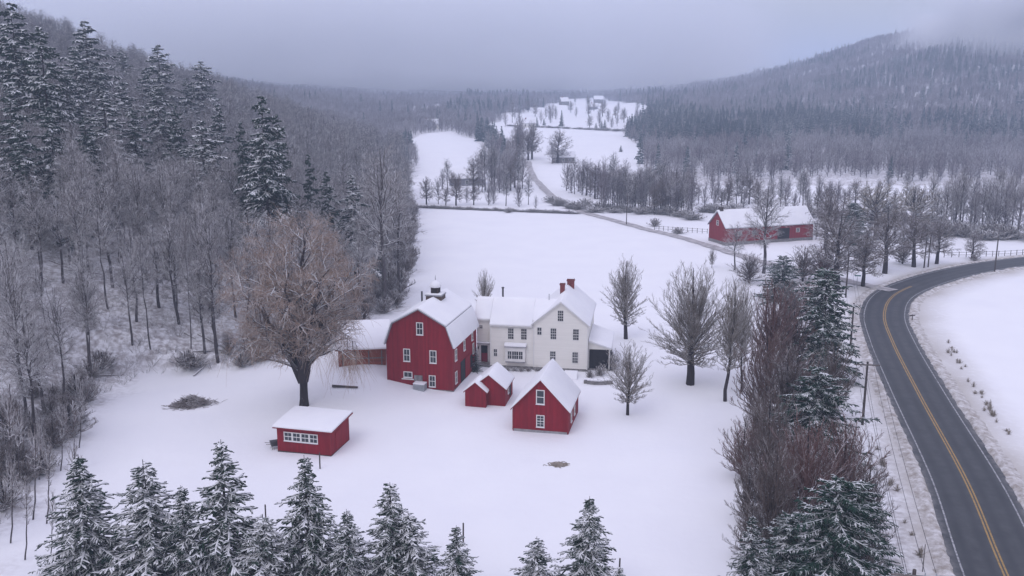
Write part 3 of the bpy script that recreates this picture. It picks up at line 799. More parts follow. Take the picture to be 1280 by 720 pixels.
MB().bar((0.8, -0.25, 0.28), (-1.1, -0.3, 0.75), 0.03).bar((0.8, 0.25, 0.28), (-1.1, 0.3, 0.75), 0.03).bar((-0.4, -0.28, 0.4), (-0.45, -0.3, 0), 0.03).bar((-0.4, 0.28, 0.4), (-0.45, 0.3, 0), 0.03).obj('handle', M['grey_wood'], o)

# ---- bits by the barn front
x, y = gp(525, 487)
o = empty('wooden_crate', (x, y, 0), -0.3); tag(o, 'grey slatted crate capped with snow at the foot of the gambrel barn', 'crate')
c = MB()
for i in range(4): c.box(-0.72, 0.72, -0.52, -0.48, 0.08+i*0.26, 0.28+i*0.26); c.box(0.72, 0.76, -0.5, 0.5, 0.08+i*0.26, 0.28+i*0.26)
for sx in (-0.7, 0.0, 0.7): c.box(sx-0.05, sx+0.05, -0.475, -0.42, -0.05, 1.08)
c.box(-0.7, 0.7, -0.4, 0.5, 0.0, 1.05); c.obj('slat', M['metal'], o)
MB().box(-0.76, 0.78, -0.55, 0.54, 1.082, 1.25).obj('snow_cap', M['snow'], o, bevel=0.06, smooth=True)
x, y = gp(547, 486)
o = empty('plank_pile', (x, y, 0), -0.32); tag(o, 'pair of grey planks under snow leaning low by the barn corner', 'planks')
MB().box(-1.2, 0.9, -0.1, 0.1, 0.15, 0.24).obj('plank', M['grey_wood'], o); MB().box(-0.2, 1.4, -0.35, -0.15, 0.02, 0.1).obj('plank', M['grey_wood'], o)
MB().box(-1.2, 0.9, -0.12, 0.12, 0.241, 0.36).obj('snow_cap', M['snow'], o, bevel=0.04, smooth=True)
x, y = gp(432, 485)
o = MB().bar((-1.7, 0, 0.18), (1.6, -0.3, 0.1), 0.17, 8, 0.13).obj('fallen_log', M['dark_wood'], None, (x, y, terr(x, y)), 0.0)
tag(o, 'dark fallen log lying in the snow below the lean-to', 'log')

# ---- far red barn
def far_barn():
    B = empty('long_barn', (52.5, 223.6, 0), math.radians(-70.7))
    tag(B, 'long red barn with white roof behind bare trees across the field', 'barn')
    w, L, e, k = 7.8, 25.6, 4.5, 8.1
    MB().prism_y([(-w, 0.9), (0, 0.9), (0, e), (-w/2, k), (-w, e)], 0, L).obj('wall', M['red_far'], B)
    MB().box(-w-0.05, 0.05, -0.05, L+0.05, -0.7, 0.9).obj('foundation', M['stone'], B)
    gable_roof(B, -w, 0, 0, L, e, k, 0.3, 0.35, 0.3, 'grey_trim')
    MB().box(-w/2-0.45, -w/2+0.45, 0.3, 1.2, k-0.3, k+1.0).obj('vent', M['dark_wood'], B)
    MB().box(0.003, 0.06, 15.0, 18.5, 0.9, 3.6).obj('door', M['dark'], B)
    window(B, -w/2, 0, 5.2, 0.9, 1.1, 2, 2, border=0.08, sill=False)
    for y in (4, 8, 21): window(B, 0, y, 2.9, 0.9, 0.9, 2, 2, 'right', border=0.08, sill=False)
far_barn()

def far_house(px, py, w, L, e, k, rot, wall, label, chimney=True, name='house', cat='house'):
    x, y = gp(px, py); z = terr(x, y) - 0.2
    H = empty(name, (x, y, z), rot); tag(H, label, cat)
    MB().prism_y([(-w/2, -1.5), (w/2, -1.5), (w/2, e), (0, k), (-w/2, e)], -L/2, L/2).obj('wall', M[wall], H)
    gable_roof(H, -w/2, w/2, -L/2, L/2, e, k, 0.4, 0.4, 0.4, 'grey_trim')
    if chimney: MB().box(-0.5, 0.5, L*0.2, L*0.2+0.9, k-0.6, k+1.2).obj('chimney', M['brick'], H)
    for i, xx in enumerate((-w*0.25, w*0.25)): window(H, xx, -L/2, e*0.5, 1.0, 1.4, 2, 2, sill=False)
    for i, yy in enumerate(np.linspace(-L*0.3, L*0.3, 3)): window(H, w/2, yy, e*0.5, 1.0, 1.3, 2, 2, 'right', sill=False); window(H, -w/2, yy, e*0.5, 1.0, 1.3, 2, 2, 'left', sill=False)
    return H
HP = math.pi/2
far_house(584, 230, 11, 14, 2.9, 6.0, HP+0.04, 'grey_paint', 'long low grey farm building with snowy roof at the far field edge', False)
far_house(661, 159, 7, 10, 3.2, 6.0, HP+0.1, 'white_clap', 'small white house behind the far hedgerow on the upper field')
far_house(704, 203, 7, 11, 3.0, 5.2, HP-0.05, 'grey_wood', 'dark weathered barn beneath the round bare tree at the upper field', False, 'far_barn', 'barn')
far_house(742, 137, 7, 9, 3.6, 7.0, HP-0.2, 'grey_paint', 'grey house on the upper snowy hillside clearing')
far_house(705, 131, 8, 9, 4, 8, HP+0.3, 'grey_wood', 'dark roofed house at the top left of the hillside clearing')
far_house(748, 128, 9, 12, 4, 8, HP, 'grey_wood', 'topmost house at the head of the hillside clearing', False)
far_house(538, 161, 8, 12, 3.6, 7, HP+0.2, 'white_clap', 'white farmhouse at the wooded edge of the left far field')

# ------------------------------------------------------------------ tree growing
def unit(v): return v / np.maximum(np.linalg.norm(v, axis=-1, keepdims=True), 1e-9)

def tubes(P, R, sides=3):
    """P (N,K,3) centre lines, R (N,K) radii -> verts, quads"""
    N, K, _ = P.shape
    T = unit(P[:, -1] - P[:, 0])
    ref = np.where(np.abs(T[:, 2:3]) < 0.9, np.array([[0, 0, 1.]]), np.array([[1., 0, 0]]))
    A = unit(np.cross(T, ref)); B = np.cross(T, A)
    an = np.arange(sides) * 2*math.pi/sides + (math.pi/2 if sides == 3 else math.pi/4)
    ring = np.cos(an)[None, :, None]*A[:, None] + np.sin(an)[None, :, None]*B[:, None]
    V = P[:, :, None, :] + R[:, :, None, None]*ring[:, None]
    idx = np.arange(N*K*sides).reshape(N, K, sides)
    nx = np.roll(idx, -1, axis=2)
    Q = np.stack([idx[:, :-1], nx[:, :-1], nx[:, 1:], idx[:, 1:]], -1).reshape(-1, 4)
    return V.reshape(-1, 3), Q

class Geo:
    def __init__(s): s.V, s.Q, s.M, s.n = [], [], [], 0
    def add(s, P, R, sides=3, mat=0):
        if len(P) == 0: return
        V, Q = tubes(P, R, sides); s.V.append(V); s.Q.append(Q + s.n); s.M.append(np.full(len(Q), mat)); s.n += len(V)
    def mesh(s, name, mats):
        return np_mesh(name, np.concatenate(s.V), np.concatenate(s.Q), mats, np.concatenate(s.M))

def spawn(rng, P, R, m, t0, t1, ang, length, K=3, up=0.25, curve=0.15, rmax=0.5, rtip=0.012, wob=0.06, taper_len=0.6):
    """m children along every centre line"""
    N, K0, _ = P.shape
    t = t0 + (t1 - t0) * (np.arange(m)[None] + rng.random((N, m))) / m
    f = t*(K0-1); i = np.minimum(f.astype(int), K0-2); fr = (f - i)[..., None]
    rows = np.arange(N)[:, None]
    p = P[rows, i]*(1-fr) + P[rows, i+1]*fr
    tan = unit(P[rows, i+1] - P[rows, i])
    r = R[rows, i]*(1-fr[..., 0]) + R[rows, i+1]*fr[..., 0]
    p, tan, r, tt = p.reshape(-1, 3), tan.reshape(-1, 3), r.reshape(-1), t.reshape(-1)
    n = len(p)
    perp = unit(np.cross(tan, rng.normal(size=(n, 3))))
    a = np.radians(ang) * (0.75 + 0.5*rng.random(n))[:, None]
    d = np.cos(a)*tan + np.sin(a)*perp
    d[:, 2] += up; d = unit(d)
    L = (length if np.isscalar(length) else np.repeat(length, m)) * (1 - taper_len*tt) * (0.7 + 0.6*rng.random(n))
    s = np.linspace(0, 1, K)
    C = p[:, None] + d[:, None]*(L[:, None]*s)[..., None]
    C[:, :, 2] += curve * L[:, None] * s**2
    C[:, 1:] += rng.normal(size=(n, K-1, 3)) * wob * L[:, None, None] * s[None, 1:, None]
    r0 = np.minimum(r*0.75, rmax)
    RR = r0[:, None]*(1-s)**0.8 + rtip*s
    return C, np.maximum(RR, rtip)

def trunk_line(rng, H, r, lean=(0, 0), wob=0.015, K=9, top=0.97, rtop=0.03):
    z = np.linspace(-0.4, H*top, K)
    x = rng.normal(size=K).cumsum()*wob*H*0.25 + lean[0]*z; y = rng.normal(size=K).cumsum()*wob*H*0.25 + lean[1]*z
    x -= x[0]; y -= y[0]
    s = np.linspace(0, 1, K)
    return np.stack([x, y, z], -1)[None], (r*(1.25*(1-s)**1.6*0.25 + (1-s)*0.85) + rtop)[None]

def limbs(rng, TP, TR, n, H, hb, cb, W, prof, ks=0.55, fill=0.35, ctrl=0.55, K=6, rk=0.45, rtip=0.02):
    """main limbs from the trunk to points on (and inside) the crown envelope"""
    u = (np.arange(n) + rng.random(n))/n
    zt = cb + (H - cb)*u**0.95
    az = np.arange(n)*2.39996 + rng.normal(size=n)*0.3
    rr = W * np.array([prof(x) for x in (zt-cb)/(H-cb)]) * np.where(rng.random(n) < fill, 0.35 + 0.5*rng.random(n), 0.88 + 0.2*rng.random(n))
    zs = np.clip(hb + (zt - hb)*ks + rng.normal(size=n)*0.03*H, hb, H*0.93)
    zs = np.minimum(zs, zt - 0.02*H)
    tz = TP[0, :, 2]
    xs, ys = np.interp(zs, tz, TP[0, :, 0]), np.interp(zs, tz, TP[0, :, 1]); r0 = np.interp(zs, tz, TR[0])
    a = np.stack([xs, ys, zs], -1)
    b = np.stack([xs + rr*np.cos(az), ys + rr*np.sin(az), zt], -1)
    c = a + (b - a)*np.array([ctrl, ctrl, 0.0]) + np.array([0, 0, 1.0])*((zt - zs)*(1-ctrl)*0.9)[:, None]
    s = np.linspace(0, 1, K)[None, :, None]
    P = a[:, None]*(1-s)**2 + 2*c[:, None]*s*(1-s) + b[:, None]*s**2
    P[:, 1:] += rng.normal(size=(n, K-1, 3))*0.02*H*0.35
    R = np.minimum(r0*0.8, rk*r0 + 0.02)[:, None]*(1 - s[..., 0])**1.25 + rtip
    return P, R

def bare_tree(seed, H=15., W=4., hb=3., cb=3., r=0.22, n1=40, m2=8, m3=7, ks=0.55, prof=None, l2=0.38, l3=0.9, up=0.3, ang=38,
              twig=0.016, lean=(0, 0), ctrl=0.5, curve=0.12, wob=0.012, fill=0.35, m4=0, rk=0.45):
    rng = np.random.default_rng(seed)
    prof = prof or (lambda u: math.sin(math.pi*min(1, 0.12 + 0.86*u))**0.6)
    tp, tr = trunk_line(rng, H, r, lean, wob)
    T, C = Geo(), Geo()
    T.add(tp, tr, 7)
    P1, R1 = limbs(rng, tp, tr, n1, H, hb, cb, W, prof, ks, fill, ctrl, rk=rk, rtip=twig*1.3)
    C.add(P1, R1, 4)
    L1 = np.linalg.norm(P1[:, -1] - P1[:, 0], axis=1)
    P2, R2 = spawn(rng, P1, R1, m2, 0.18, 0.97, ang, L1*l2, 4, up, curve, 0.5, twig*1.1)
    C.add(P2, R2, 3)
    if m3:
        L2 = np.linalg.norm(P2[:, -1] - P2[:, 0], axis=1)
        P3, R3 = spawn(rng, P2, R2, m3, 0.15, 1.0, ang, np.maximum(L2*0.45, l3*0.5), 3, up, curve, 0.5, twig*0.8, taper_len=0.4)
        C.add(P3, R3, 3, 1)
        if m4:
            P4, R4 = spawn(rng, P3, R3, m4, 0.2, 1.0, ang, l3*0.45, 2, up, curve, 0.5, twig*0.7, taper_len=0.3); C.add(P4, R4, 3, 1)
    return T, C

def willow(seed, H=24., W=8.5):
    rng = np.random.default_rng(seed)
    T, C = Geo(), Geo()
    z = np.linspace(-0.4, 4.2, 4)
    T.add(np.stack([z*0.02, z*0.0, z], -1)[None], np.array([[0.7, 0.52, 0.48, 0.52]]), 9)
    # five great limbs
    n = 7; az = np.array([0.2, 1.3, 2.5, 3.3, 4.3, 5.3, 0.0]); out = np.array([5.5, 4, 5.2, 6.5, 4.5, 5.5, 0.8]); top = np.array([17, 20, 19, 15.5, 18, 18.5, 22.5])
    a = np.stack([0.25*np.cos(az), 0.25*np.sin(az), np.full(n, 3.4)], -1); b = np.stack([out*np.cos(az), out*np.sin(az), top], -1)
    c = a + (b-a)*np.array([0.25, 0.25, 0.55])
    s = np.linspace(0, 1, 10)[None, :, None]
    P0 = a[:, None]*(1-s)**2 + 2*c[:, None]*s*(1-s) + b[:, None]*s**2
    P0[:, 1:] += rng.normal(size=(n, 9, 3))*0.22
    R0 = 0.36*(1-s[..., 0])**0.8*np.ones((n, 1)) + 0.05
    C.add(P0, R0, 7, 2)
    P1, R1 = spawn(rng, P0, R0, 14, 0.08, 1.0, 58, 7.0, 6, 0.3, -0.02, 0.16, 0.03, 0.06, 0.45)
    C.add(P1, R1, 5, 0)
    P2, R2 = spawn(rng, P1, R1, 10, 0.2, 1.0, 48, 2.7, 5, 0.2, -0.05, 0.05, 0.016, 0.08, 0.3)
    C.add(P2, R2, 4, 0)
    # fine tan twigs, many of them hanging
    P3, R3 = spawn(rng, P2, R2, 14, 0.15, 1.0, 55, 1.2, 4, 0.05, -0.12, 0.025, 0.011, 0.12, 0.2)
    C.add(P3, R3, 3, 1)
    k = rng.permutation(len(P2))[:24]
    Ph, Rh = spawn(rng, P2[k], R2[k], 4, 0.7, 1.0, 50, 3.2, 6, -0.6, -0.75, 0.02, 0.010, 0.03, 0.1)
    C.add(Ph, Rh, 3, 1)
    # low limbs with curtains of hanging twigs on the barn side
    az = np.array([-0.7, -0.1, 2.6, 3.5, -1.5]); ro = np.array([7.5, 6.8, 5.5, 7, 4.5])
    a = np.stack([0.3*np.cos(az), 0.3*np.sin(az), np.full(5, 4.6)], -1); b = np.stack([ro*np.cos(az), ro*np.sin(az), np.array([7.2, 8.0, 9.5, 9.0, 9.5])], -1)
    s = np.linspace(0, 1, 8)[None, :, None]
    PL = a[:, None]*(1-s) + b[:, None]*s; PL[:, :, 2] += 2.0*np.sin(math.pi*s[..., 0]); PL[:, 1:] += rng.normal(size=(5, 7, 3))*0.2
    RL = 0.2*(1-s[..., 0])*np.ones((5, 1)) + 0.04
    C.add(PL, RL, 5, 0)
    Q1, S1 = spawn(rng, PL, RL, 10, 0.4, 1.0, 60, 2.2, 5, 0.1, -0.3, 0.06, 0.02, 0.08, 0.2); C.add(Q1, S1, 4, 0)
    Q2, S2 = spawn(rng, Q1[:20], S1[:20], 10, 0.2, 1.0, 60, 2.6, 6, -0.7, -0.8, 0.016, 0.008, 0.05, 0.1); C.add(Q2, S2, 3, 1)
    Q2, S2 = spawn(rng, Q1[20:], S1[20:], 10, 0.2, 1.0, 55, 1.5, 5, -0.1, -0.3, 0.016, 0.009, 0.1, 0.1); C.add(Q2, S2, 3, 1)
    return T, C

def conifer(seed, H=11., W=3., r=0.17, dz=0.34, nb=8, droop=0.28, zj=0.3, tw=0.09, tstep=0.17, tl=0.42, hb=0.3, shape=0.85, t0=0.12, rough=0.22, upturn=0.12, sec=True, ktw=3):
    """whorls of branches with flat sprays of needle twigs"""
    rng = np.random.default_rng(seed)
    T, C = Geo(), Geo()
    tp, tr = trunk_line(rng, H, r, (0, 0), 0.004, 9, 1.0, 0.012); T.add(tp, tr, 6)
    hs = []; z = hb
    while z < H - 0.25:
        hs.append(z); z += dz * (0.65 + 0.7*rng.random()) * (1.15 - 0.5*z/H)
    st, az, ln, dr = [], [], [], []
    for z in hs:
        u = z/H; m = max(4, int(nb*(1.05 - 0.45*u))); a0 = rng.random()*6.28
        for j in range(m):
            st.append(min(H-0.3, z + rng.normal()*dz*zj)); az.append(a0 + 6.283*j/m + rng.normal()*0.25)
            ln.append(max(0.10, W*(1-st[-1]/H)**shape * (1 + rng.normal()*rough)) + 0.06); dr.append(droop*(1.35 - 1.5*u) + rng.normal()*0.11)
    st, az, ln, dr = map(np.array, (st, az, ln, dr)); n = len(st)
    K = 6; s = np.linspace(0, 1, K)
    rad = ln[:, None]*s
    zz = st[:, None] - dr[:, None]*ln[:, None]*(s - upturn*2*s**2.5)
    az2 = az[:, None] + rng.normal(size=(n, 1))*0.15*s
    P = np.stack([rad*np.cos(az2), rad*np.sin(az2), zz], -1)
    R = 0.012 + 0.012*ln[:, None]*(1-s)
    C.add(P, R, 3, 1)
    # needle sheath along each axis
    C.add(P, np.tile(np.array([0.3, 0.8, 1, 1, 0.8, 0.05])*tw, (n, 1)), 4, 0)
    # side twigs
    m = np.maximum(3, (ln/tstep).astype(int)); bi = np.repeat(np.arange(n), m); t = np.concatenate([t0 + (0.97-t0)*(np.arange(q)+rng.random(q))/q for q in m])
    f = t*(K-1); i = np.minimum(f.astype(int), K-2); fr = (f-i)[:, None]
    p = P[bi, i]*(1-fr) + P[bi, i+1]*fr; tan = unit(P[bi, i+1]-P[bi, i])
    N = len(p); sd = np.where(rng.random(N) < 0.5, 1, -1)
    side = unit(np.cross(tan, np.array([0, 0, 1.])))*sd[:, None]
    a = np.radians(48 + rng.normal(size=N)*12)[:, None]
    d = np.cos(a)*tan + np.sin(a)*side; d[:, 2] += -0.15 + rng.normal(size=N)*0.28; d = unit(d)
    L = np.minimum(tl*(0.45 + ln[bi]*0.36*(1-0.75*t)), 0.12 + 0.6*ln[bi])*(0.6+0.8*rng.random(N))
    s3 = np.linspace(0, 1, ktw)
    C3 = p[:, None] + d[:, None]*(L[:, None]*s3)[..., None]; C3[:, :, 2] -= 0.22*L[:, None]*s3**2
    prof = {3: np.array([0.7, 1.0, 0.08]), 2: np.array([1.0, 0.1])}[ktw]
    wv = tw*(0.75 + 0.5*rng.random(N))
    C.add(C3, wv[:, None]*prof, 4, 0)
    if sec:
        k = rng.permutation(N)[:int(N*0.75)]
        P4, R4 = spawn(rng, C3[k], np.full((len(k), ktw), tw), 2, 0.3, 1.0, 45, np.maximum(L[k]*0.55, 0.15), 2, -0.1, -0.1, 1, tw*0.3, 0.05)
        R4[:, 0] = tw*0.8; R4[:, -1] = tw*0.1
        C.add(P4, R4, 4, 0)
    return T, C

M['straw'] = mat_plain('pale_straw', (0.30, 0.26, 0.22), 0.3, 3.0, 0.9)
PROTO = {}
def proto(name, TC, bark, crown_mats, H, W):
    T, C = TC; V = np.concatenate(C.V)
    H = max(float(np.quantile(V[:, 2], 0.9995)), float(T.V[0][:, 2].max())); W = float(np.quantile(np.hypot(V[:, 0], V[:, 1]), 0.985))
    PROTO[name] = (T.mesh('trunk', [M[bark]]), C.mesh('crown', [M[c] for c in crown_mats]), H, W)

def tree(kind, name, label, cat, X, Y, h, w, group=None, sink=0.15, rz=None, z=None):
    """one tree of a kind, its base on the ground; h, w are total height and crown width in metres"""
    tm, cm, H, W = PROTO[kind]
    o = empty(name, (X, Y, (terr(X, Y) if z is None else z) - sink), RNG.random()*6.283 if rz is None else rz)
    o.scale = (w/(2*W), w/(2*W), h/H)
    tag(o, label, cat, group)
    link('trunk', tm, o); link('crown', cm, o)
    return o

def plant(kind, name, label, cat, px, py, ptop, wpx, group=None, rz=None, anchor=0.2):
    """survey point: row of the foot (py), row and column of the crown (ptop, px), crown width"""
    X, Y = gp(px, py); z = terr(X, Y)
    h = height_at(ptop, X, Y) - z
    for _ in range(3): X = (px - 640)/FOCAL*depth(X, Y, z + anchor*h); z = terr(X, Y); h = height_at(ptop, X, Y) - z
    return tree(kind, name, label, cat, X, Y, h, wpx*depth(X, Y, z+h*0.6)/FOCAL, group, rz=rz)

oval = lambda u: max(0.05, math.sin(math.pi*min(1, 0.10 + 0.87*u))**0.7)
fan = lambda u: max(0.08, (math.sin(math.pi*min(0.985, 0.2 + 0.79*u)))**0.45)
narrow = lambda u: max(0.05, math.sin(math.pi*min(1, 0.15 + 0.8*u))**0.9)
proto('maple', bare_tree(21, 17.1, 5.0, 2.6, 3.4, 0.42, 120, 9, 7, 0.36, fan, 0.30, 0.9, 0.22, 26, 0.0115, ctrl=0.52, curve=0.05, fill=0.45, rk=0.15), 'bark_dark', ['twig_grey', 'twig_grey'], 17.1, 5.0)
proto('oval', bare_tree(22, 13.8, 2.6, 2.2, 2.8, 0.2, 80, 8, 6, 0.4, oval, 0.32, 0.7, 0.22, 26, 0.011, ctrl=0.5, curve=0.06, fill=0.45, rk=0.18), 'bark_dark', ['twig_grey', 'twig_grey'], 13.8, 2.75)
proto('young', bare_tree(23, 9.6, 2.7, 1.5, 2.0, 0.12, 60, 8, 6, 0.36, oval, 0.32, 0.6, 0.2, 28, 0.010, ctrl=0.5, curve=0.06, fill=0.45, rk=0.22), 'bark_dark', ['twig_grey', 'twig_grey'], 9.6, 2.8)
proto('tall', bare_tree(24, 16.8, 2.8, 4.0, 5.0, 0.16, 70, 9, 6, 0.4, narrow, 0.32, 0.8, 0.28, 26, 0.011, ctrl=0.5, curve=0.06, fill=0.45, wob=0.04, rk=0.2), 'bark_dark', ['twig_grey', 'twig_grey'], 16.8, 2.9)
proto('willow', willow(25), 'bark_dark', ['limb', 'twig_tan', 'bark_dark'], 24., 8.5)
for i in range(6):                                  # tall trees of the wood
    proto(f'wood{i}', bare_tree(30+i, 17, 2.9, (6, 7, 5, 8, 6, 4)[i], (6.5, 8, 5.5, 9, 7, 5)[i], (0.15, 0.12, 0.19, 0.11, 0.15, 0.17)[i], (26, 20, 30, 18, 24, 28)[i], 8, 6, 0.55, narrow if i % 2 else oval,
          0.5, 1.1, 0.02, 46, 0.014, (0.02*((i % 3)-1), 0.02*((i % 2)-0.5)), 0.5, 0.0, 0.03, m4=1, rk=0.35), 'bark', ['limb', 'twig'], 17, 3.3)
for i in range(3):                                  # slim trees of the far belts
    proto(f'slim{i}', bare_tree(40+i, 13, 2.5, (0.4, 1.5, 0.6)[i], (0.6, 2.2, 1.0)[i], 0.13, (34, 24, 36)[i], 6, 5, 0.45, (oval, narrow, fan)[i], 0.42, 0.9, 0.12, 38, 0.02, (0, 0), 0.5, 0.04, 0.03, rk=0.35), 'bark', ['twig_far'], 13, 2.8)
for i in range(3):                                  # broad trees of the valley
    proto(f'broad{i}', bare_tree(50+i, 13, 4.2, 2.6, 3.2, 0.32, 34, 8, 7, 0.55, fan, 0.45, 1.0, 0.05, 46, 0.015, (0.03*(i-1), 0), 0.5, 0.0, 0.03, m4=1, rk=0.35), 'bark_dark', ['twig_brown', 'twig_brown'], 13, 4.6)
proto('red0', bare_tree(61, 13, 2.9, 0.8, 2.5, 0.13, 50, 8, 5, 0.3, narrow, 0.32, 0.8, 0.3, 24, 0.013, ctrl=0.5, fill=0.45, rk=0.32), 'bark_dark', ['twig_red', 'twig_red'], 13, 3.2)
proto('red1', bare_tree(62, 10, 3.2, 0.5, 1.2, 0.11, 50, 8, 5, 0.28, oval, 0.34, 0.7, 0.25, 27, 0.013, ctrl=0.5, fill=0.45, rk=0.32), 'bark_dark', ['twig_red', 'twig_red'], 10, 3.6)
proto('brush', bare_tree(63, 9, 3.1, 0.4, 0.9, 0.10, 42, 8, 6, 0.28, oval, 0.38, 0.7, 0.2, 34, 0.013, ctrl=0.5, fill=0.5, rk=0.32), 'bark_dark', ['twig_brown', 'twig_brown'], 9, 3.5)
proto('yellow', bare_tree(64, 13, 4.4, 2.4, 3.0, 0.34, 44, 8, 8, 0.5, fan, 0.38, 0.8, 0.15, 40, 0.022, (0, 0), 0.5, 0.02, 0.03, m4=1), 'bark', ['limb', 'twig_yellow'], 13, 4.5)
proto('sapling', bare_tree(65, 8, 1.3, 3.2, 3.6, 0.065, 14, 5, 4, 0.6, narrow, 0.5, 0.5, 0.25, 40, 0.011, (0.20, 0.05), 0.5, 0.05, 0.03), 'bark', ['twig'], 8, 1.5)
for i in range(4):
    proto(f'spruce{i}', conifer(70+i, 11, (2.9, 2.5, 3.1, 2.7)[i], 0.15, 0.36, 8, (0.4, 0.33, 0.46, 0.37)[i], 0.4, 0.062, 0.13, 0.44, 0.3, (0.95, 0.85, 1.0, 0.9)[i]), 'bark_dark', ['needle', 'bark_dark'], 11, (2.9, 2.5, 3.1, 2.7)[i])
for i in range(3):
    proto(f'pine{i}', conifer(80+i, 20, (4.2, 3.6, 4.6)[i], 0.3, 0.55, 7, (0.4, 0.28, 0.5)[i], 0.9, 0.12, 0.15, 0.62, (5, 3, 2)[i], 0.62, 0.25, 0.42, 0.08), 'bark_dark', ['needle_pine', 'bark_dark'], 20, (4.2, 3.6, 4.6)[i])
proto('hemlock', conifer(90, 15, 3.3, 0.28, 0.36, 9, 0.42, 0.6, 0.075, 0.13, 0.44, 0.4, 0.45, 0.15, 0.3, 0.1), 'bark_dark', ['needle_green', 'bark_dark'], 15, 3.5)
proto('roadpine', conifer(91, 12, 4.0, 0.26, 0.34, 9, 0.3, 0.8, 0.07, 0.12, 0.38, 0.4, 0.42, 0.15, 0.4, 0.2), 'bark_dark', ['needle_green', 'bark_dark'], 12, 4.2)

# ---- specimen trees round the house
plant('willow', 'willow_tree', 'huge spreading willow with tan hanging twigs behind the small red shed', 'tree', 378, 508, 260, 182, rz=0.3)
plant('maple', 'maple_tree', 'broad round bare maple standing alone on the snowy lawn right of the house', 'tree', 864, 481, 325, 110, rz=0.5)
plant('oval', 'maple_tree', 'tall narrow egg shaped bare tree on the lawn right behind the house', 'tree', 783, 424, 317, 56)
plant('young', 'maple_tree', 'small round crowned bare tree standing in front of the side porch', 'tree', 785, 519, 424, 68)
plant('tall', 'maple_tree', 'slim bare tree with crooked trunk beside the broad round maple', 'tree', 908, 502, 342, 64)
plant('tall', 'bare_tree', 'thin pale bare tree between the crooked trunk and the reddish hedgerow trees', 'tree', 928, 490, 350, 44)
plant('young', 'bare_tree', 'slight bare tree rising behind the white farmhouse roof', 'tree', 606, 398, 334, 28)
plant('young', 'bare_tree', 'tiny sapling at the near edge of the lane before the long red barn', 'tree', 890, 335, 308, 12)

# ---- foreground spruces
SPRUCES = [(97, 730, 566, 118, 0, 'dark snow laden spruce at the left end of the front row'),
           (178, 735, 572, 100, 1, 'second snowy spruce of the front row, ragged topped'),
           (226, 745, 604, 84, 2, 'short bushy spruce wedged between two taller ones in the front row'),
           (275, 740, 547, 104, 3, 'tallest pointed spruce of the front row, below the brush pile'),
           (328, 752, 640, 84, 1, 'short spruce below the tall fence post in the front row'),
           (380, 735, 566, 104, 0, 'full snowy spruce straight below the small red shed'),
           (433, 752, 634, 82, 2, 'short spruce right of the one below the red shed'),
           (487, 745, 600, 88, 3, 'leaning double spruce, its left taller top, in the front row'),
           (510, 752, 636, 74, 1, 'lower right top of the double spruce in the front row'),
           (570, 765, 654, 70, 0, 'small lone spruce next to the short dark post'),
           (671, 775, 668, 66, 1, 'spruce tip barely rising above the bottom edge'),
           (737, 762, 618, 96, 2, 'symmetrical snowy spruce alone at the bottom of the lawn'),
           (775, 782, 705, 40, 3, 'last faint spruce tip right of the symmetrical spruce')]
for px, py, pt, wp_, k, lb in SPRUCES:
    plant(f'spruce{k}', 'spruce_tree', lb, 'tree', px, py, pt, wp_*1.5, 'young spruces along the bottom of the lawn', anchor=1.0)

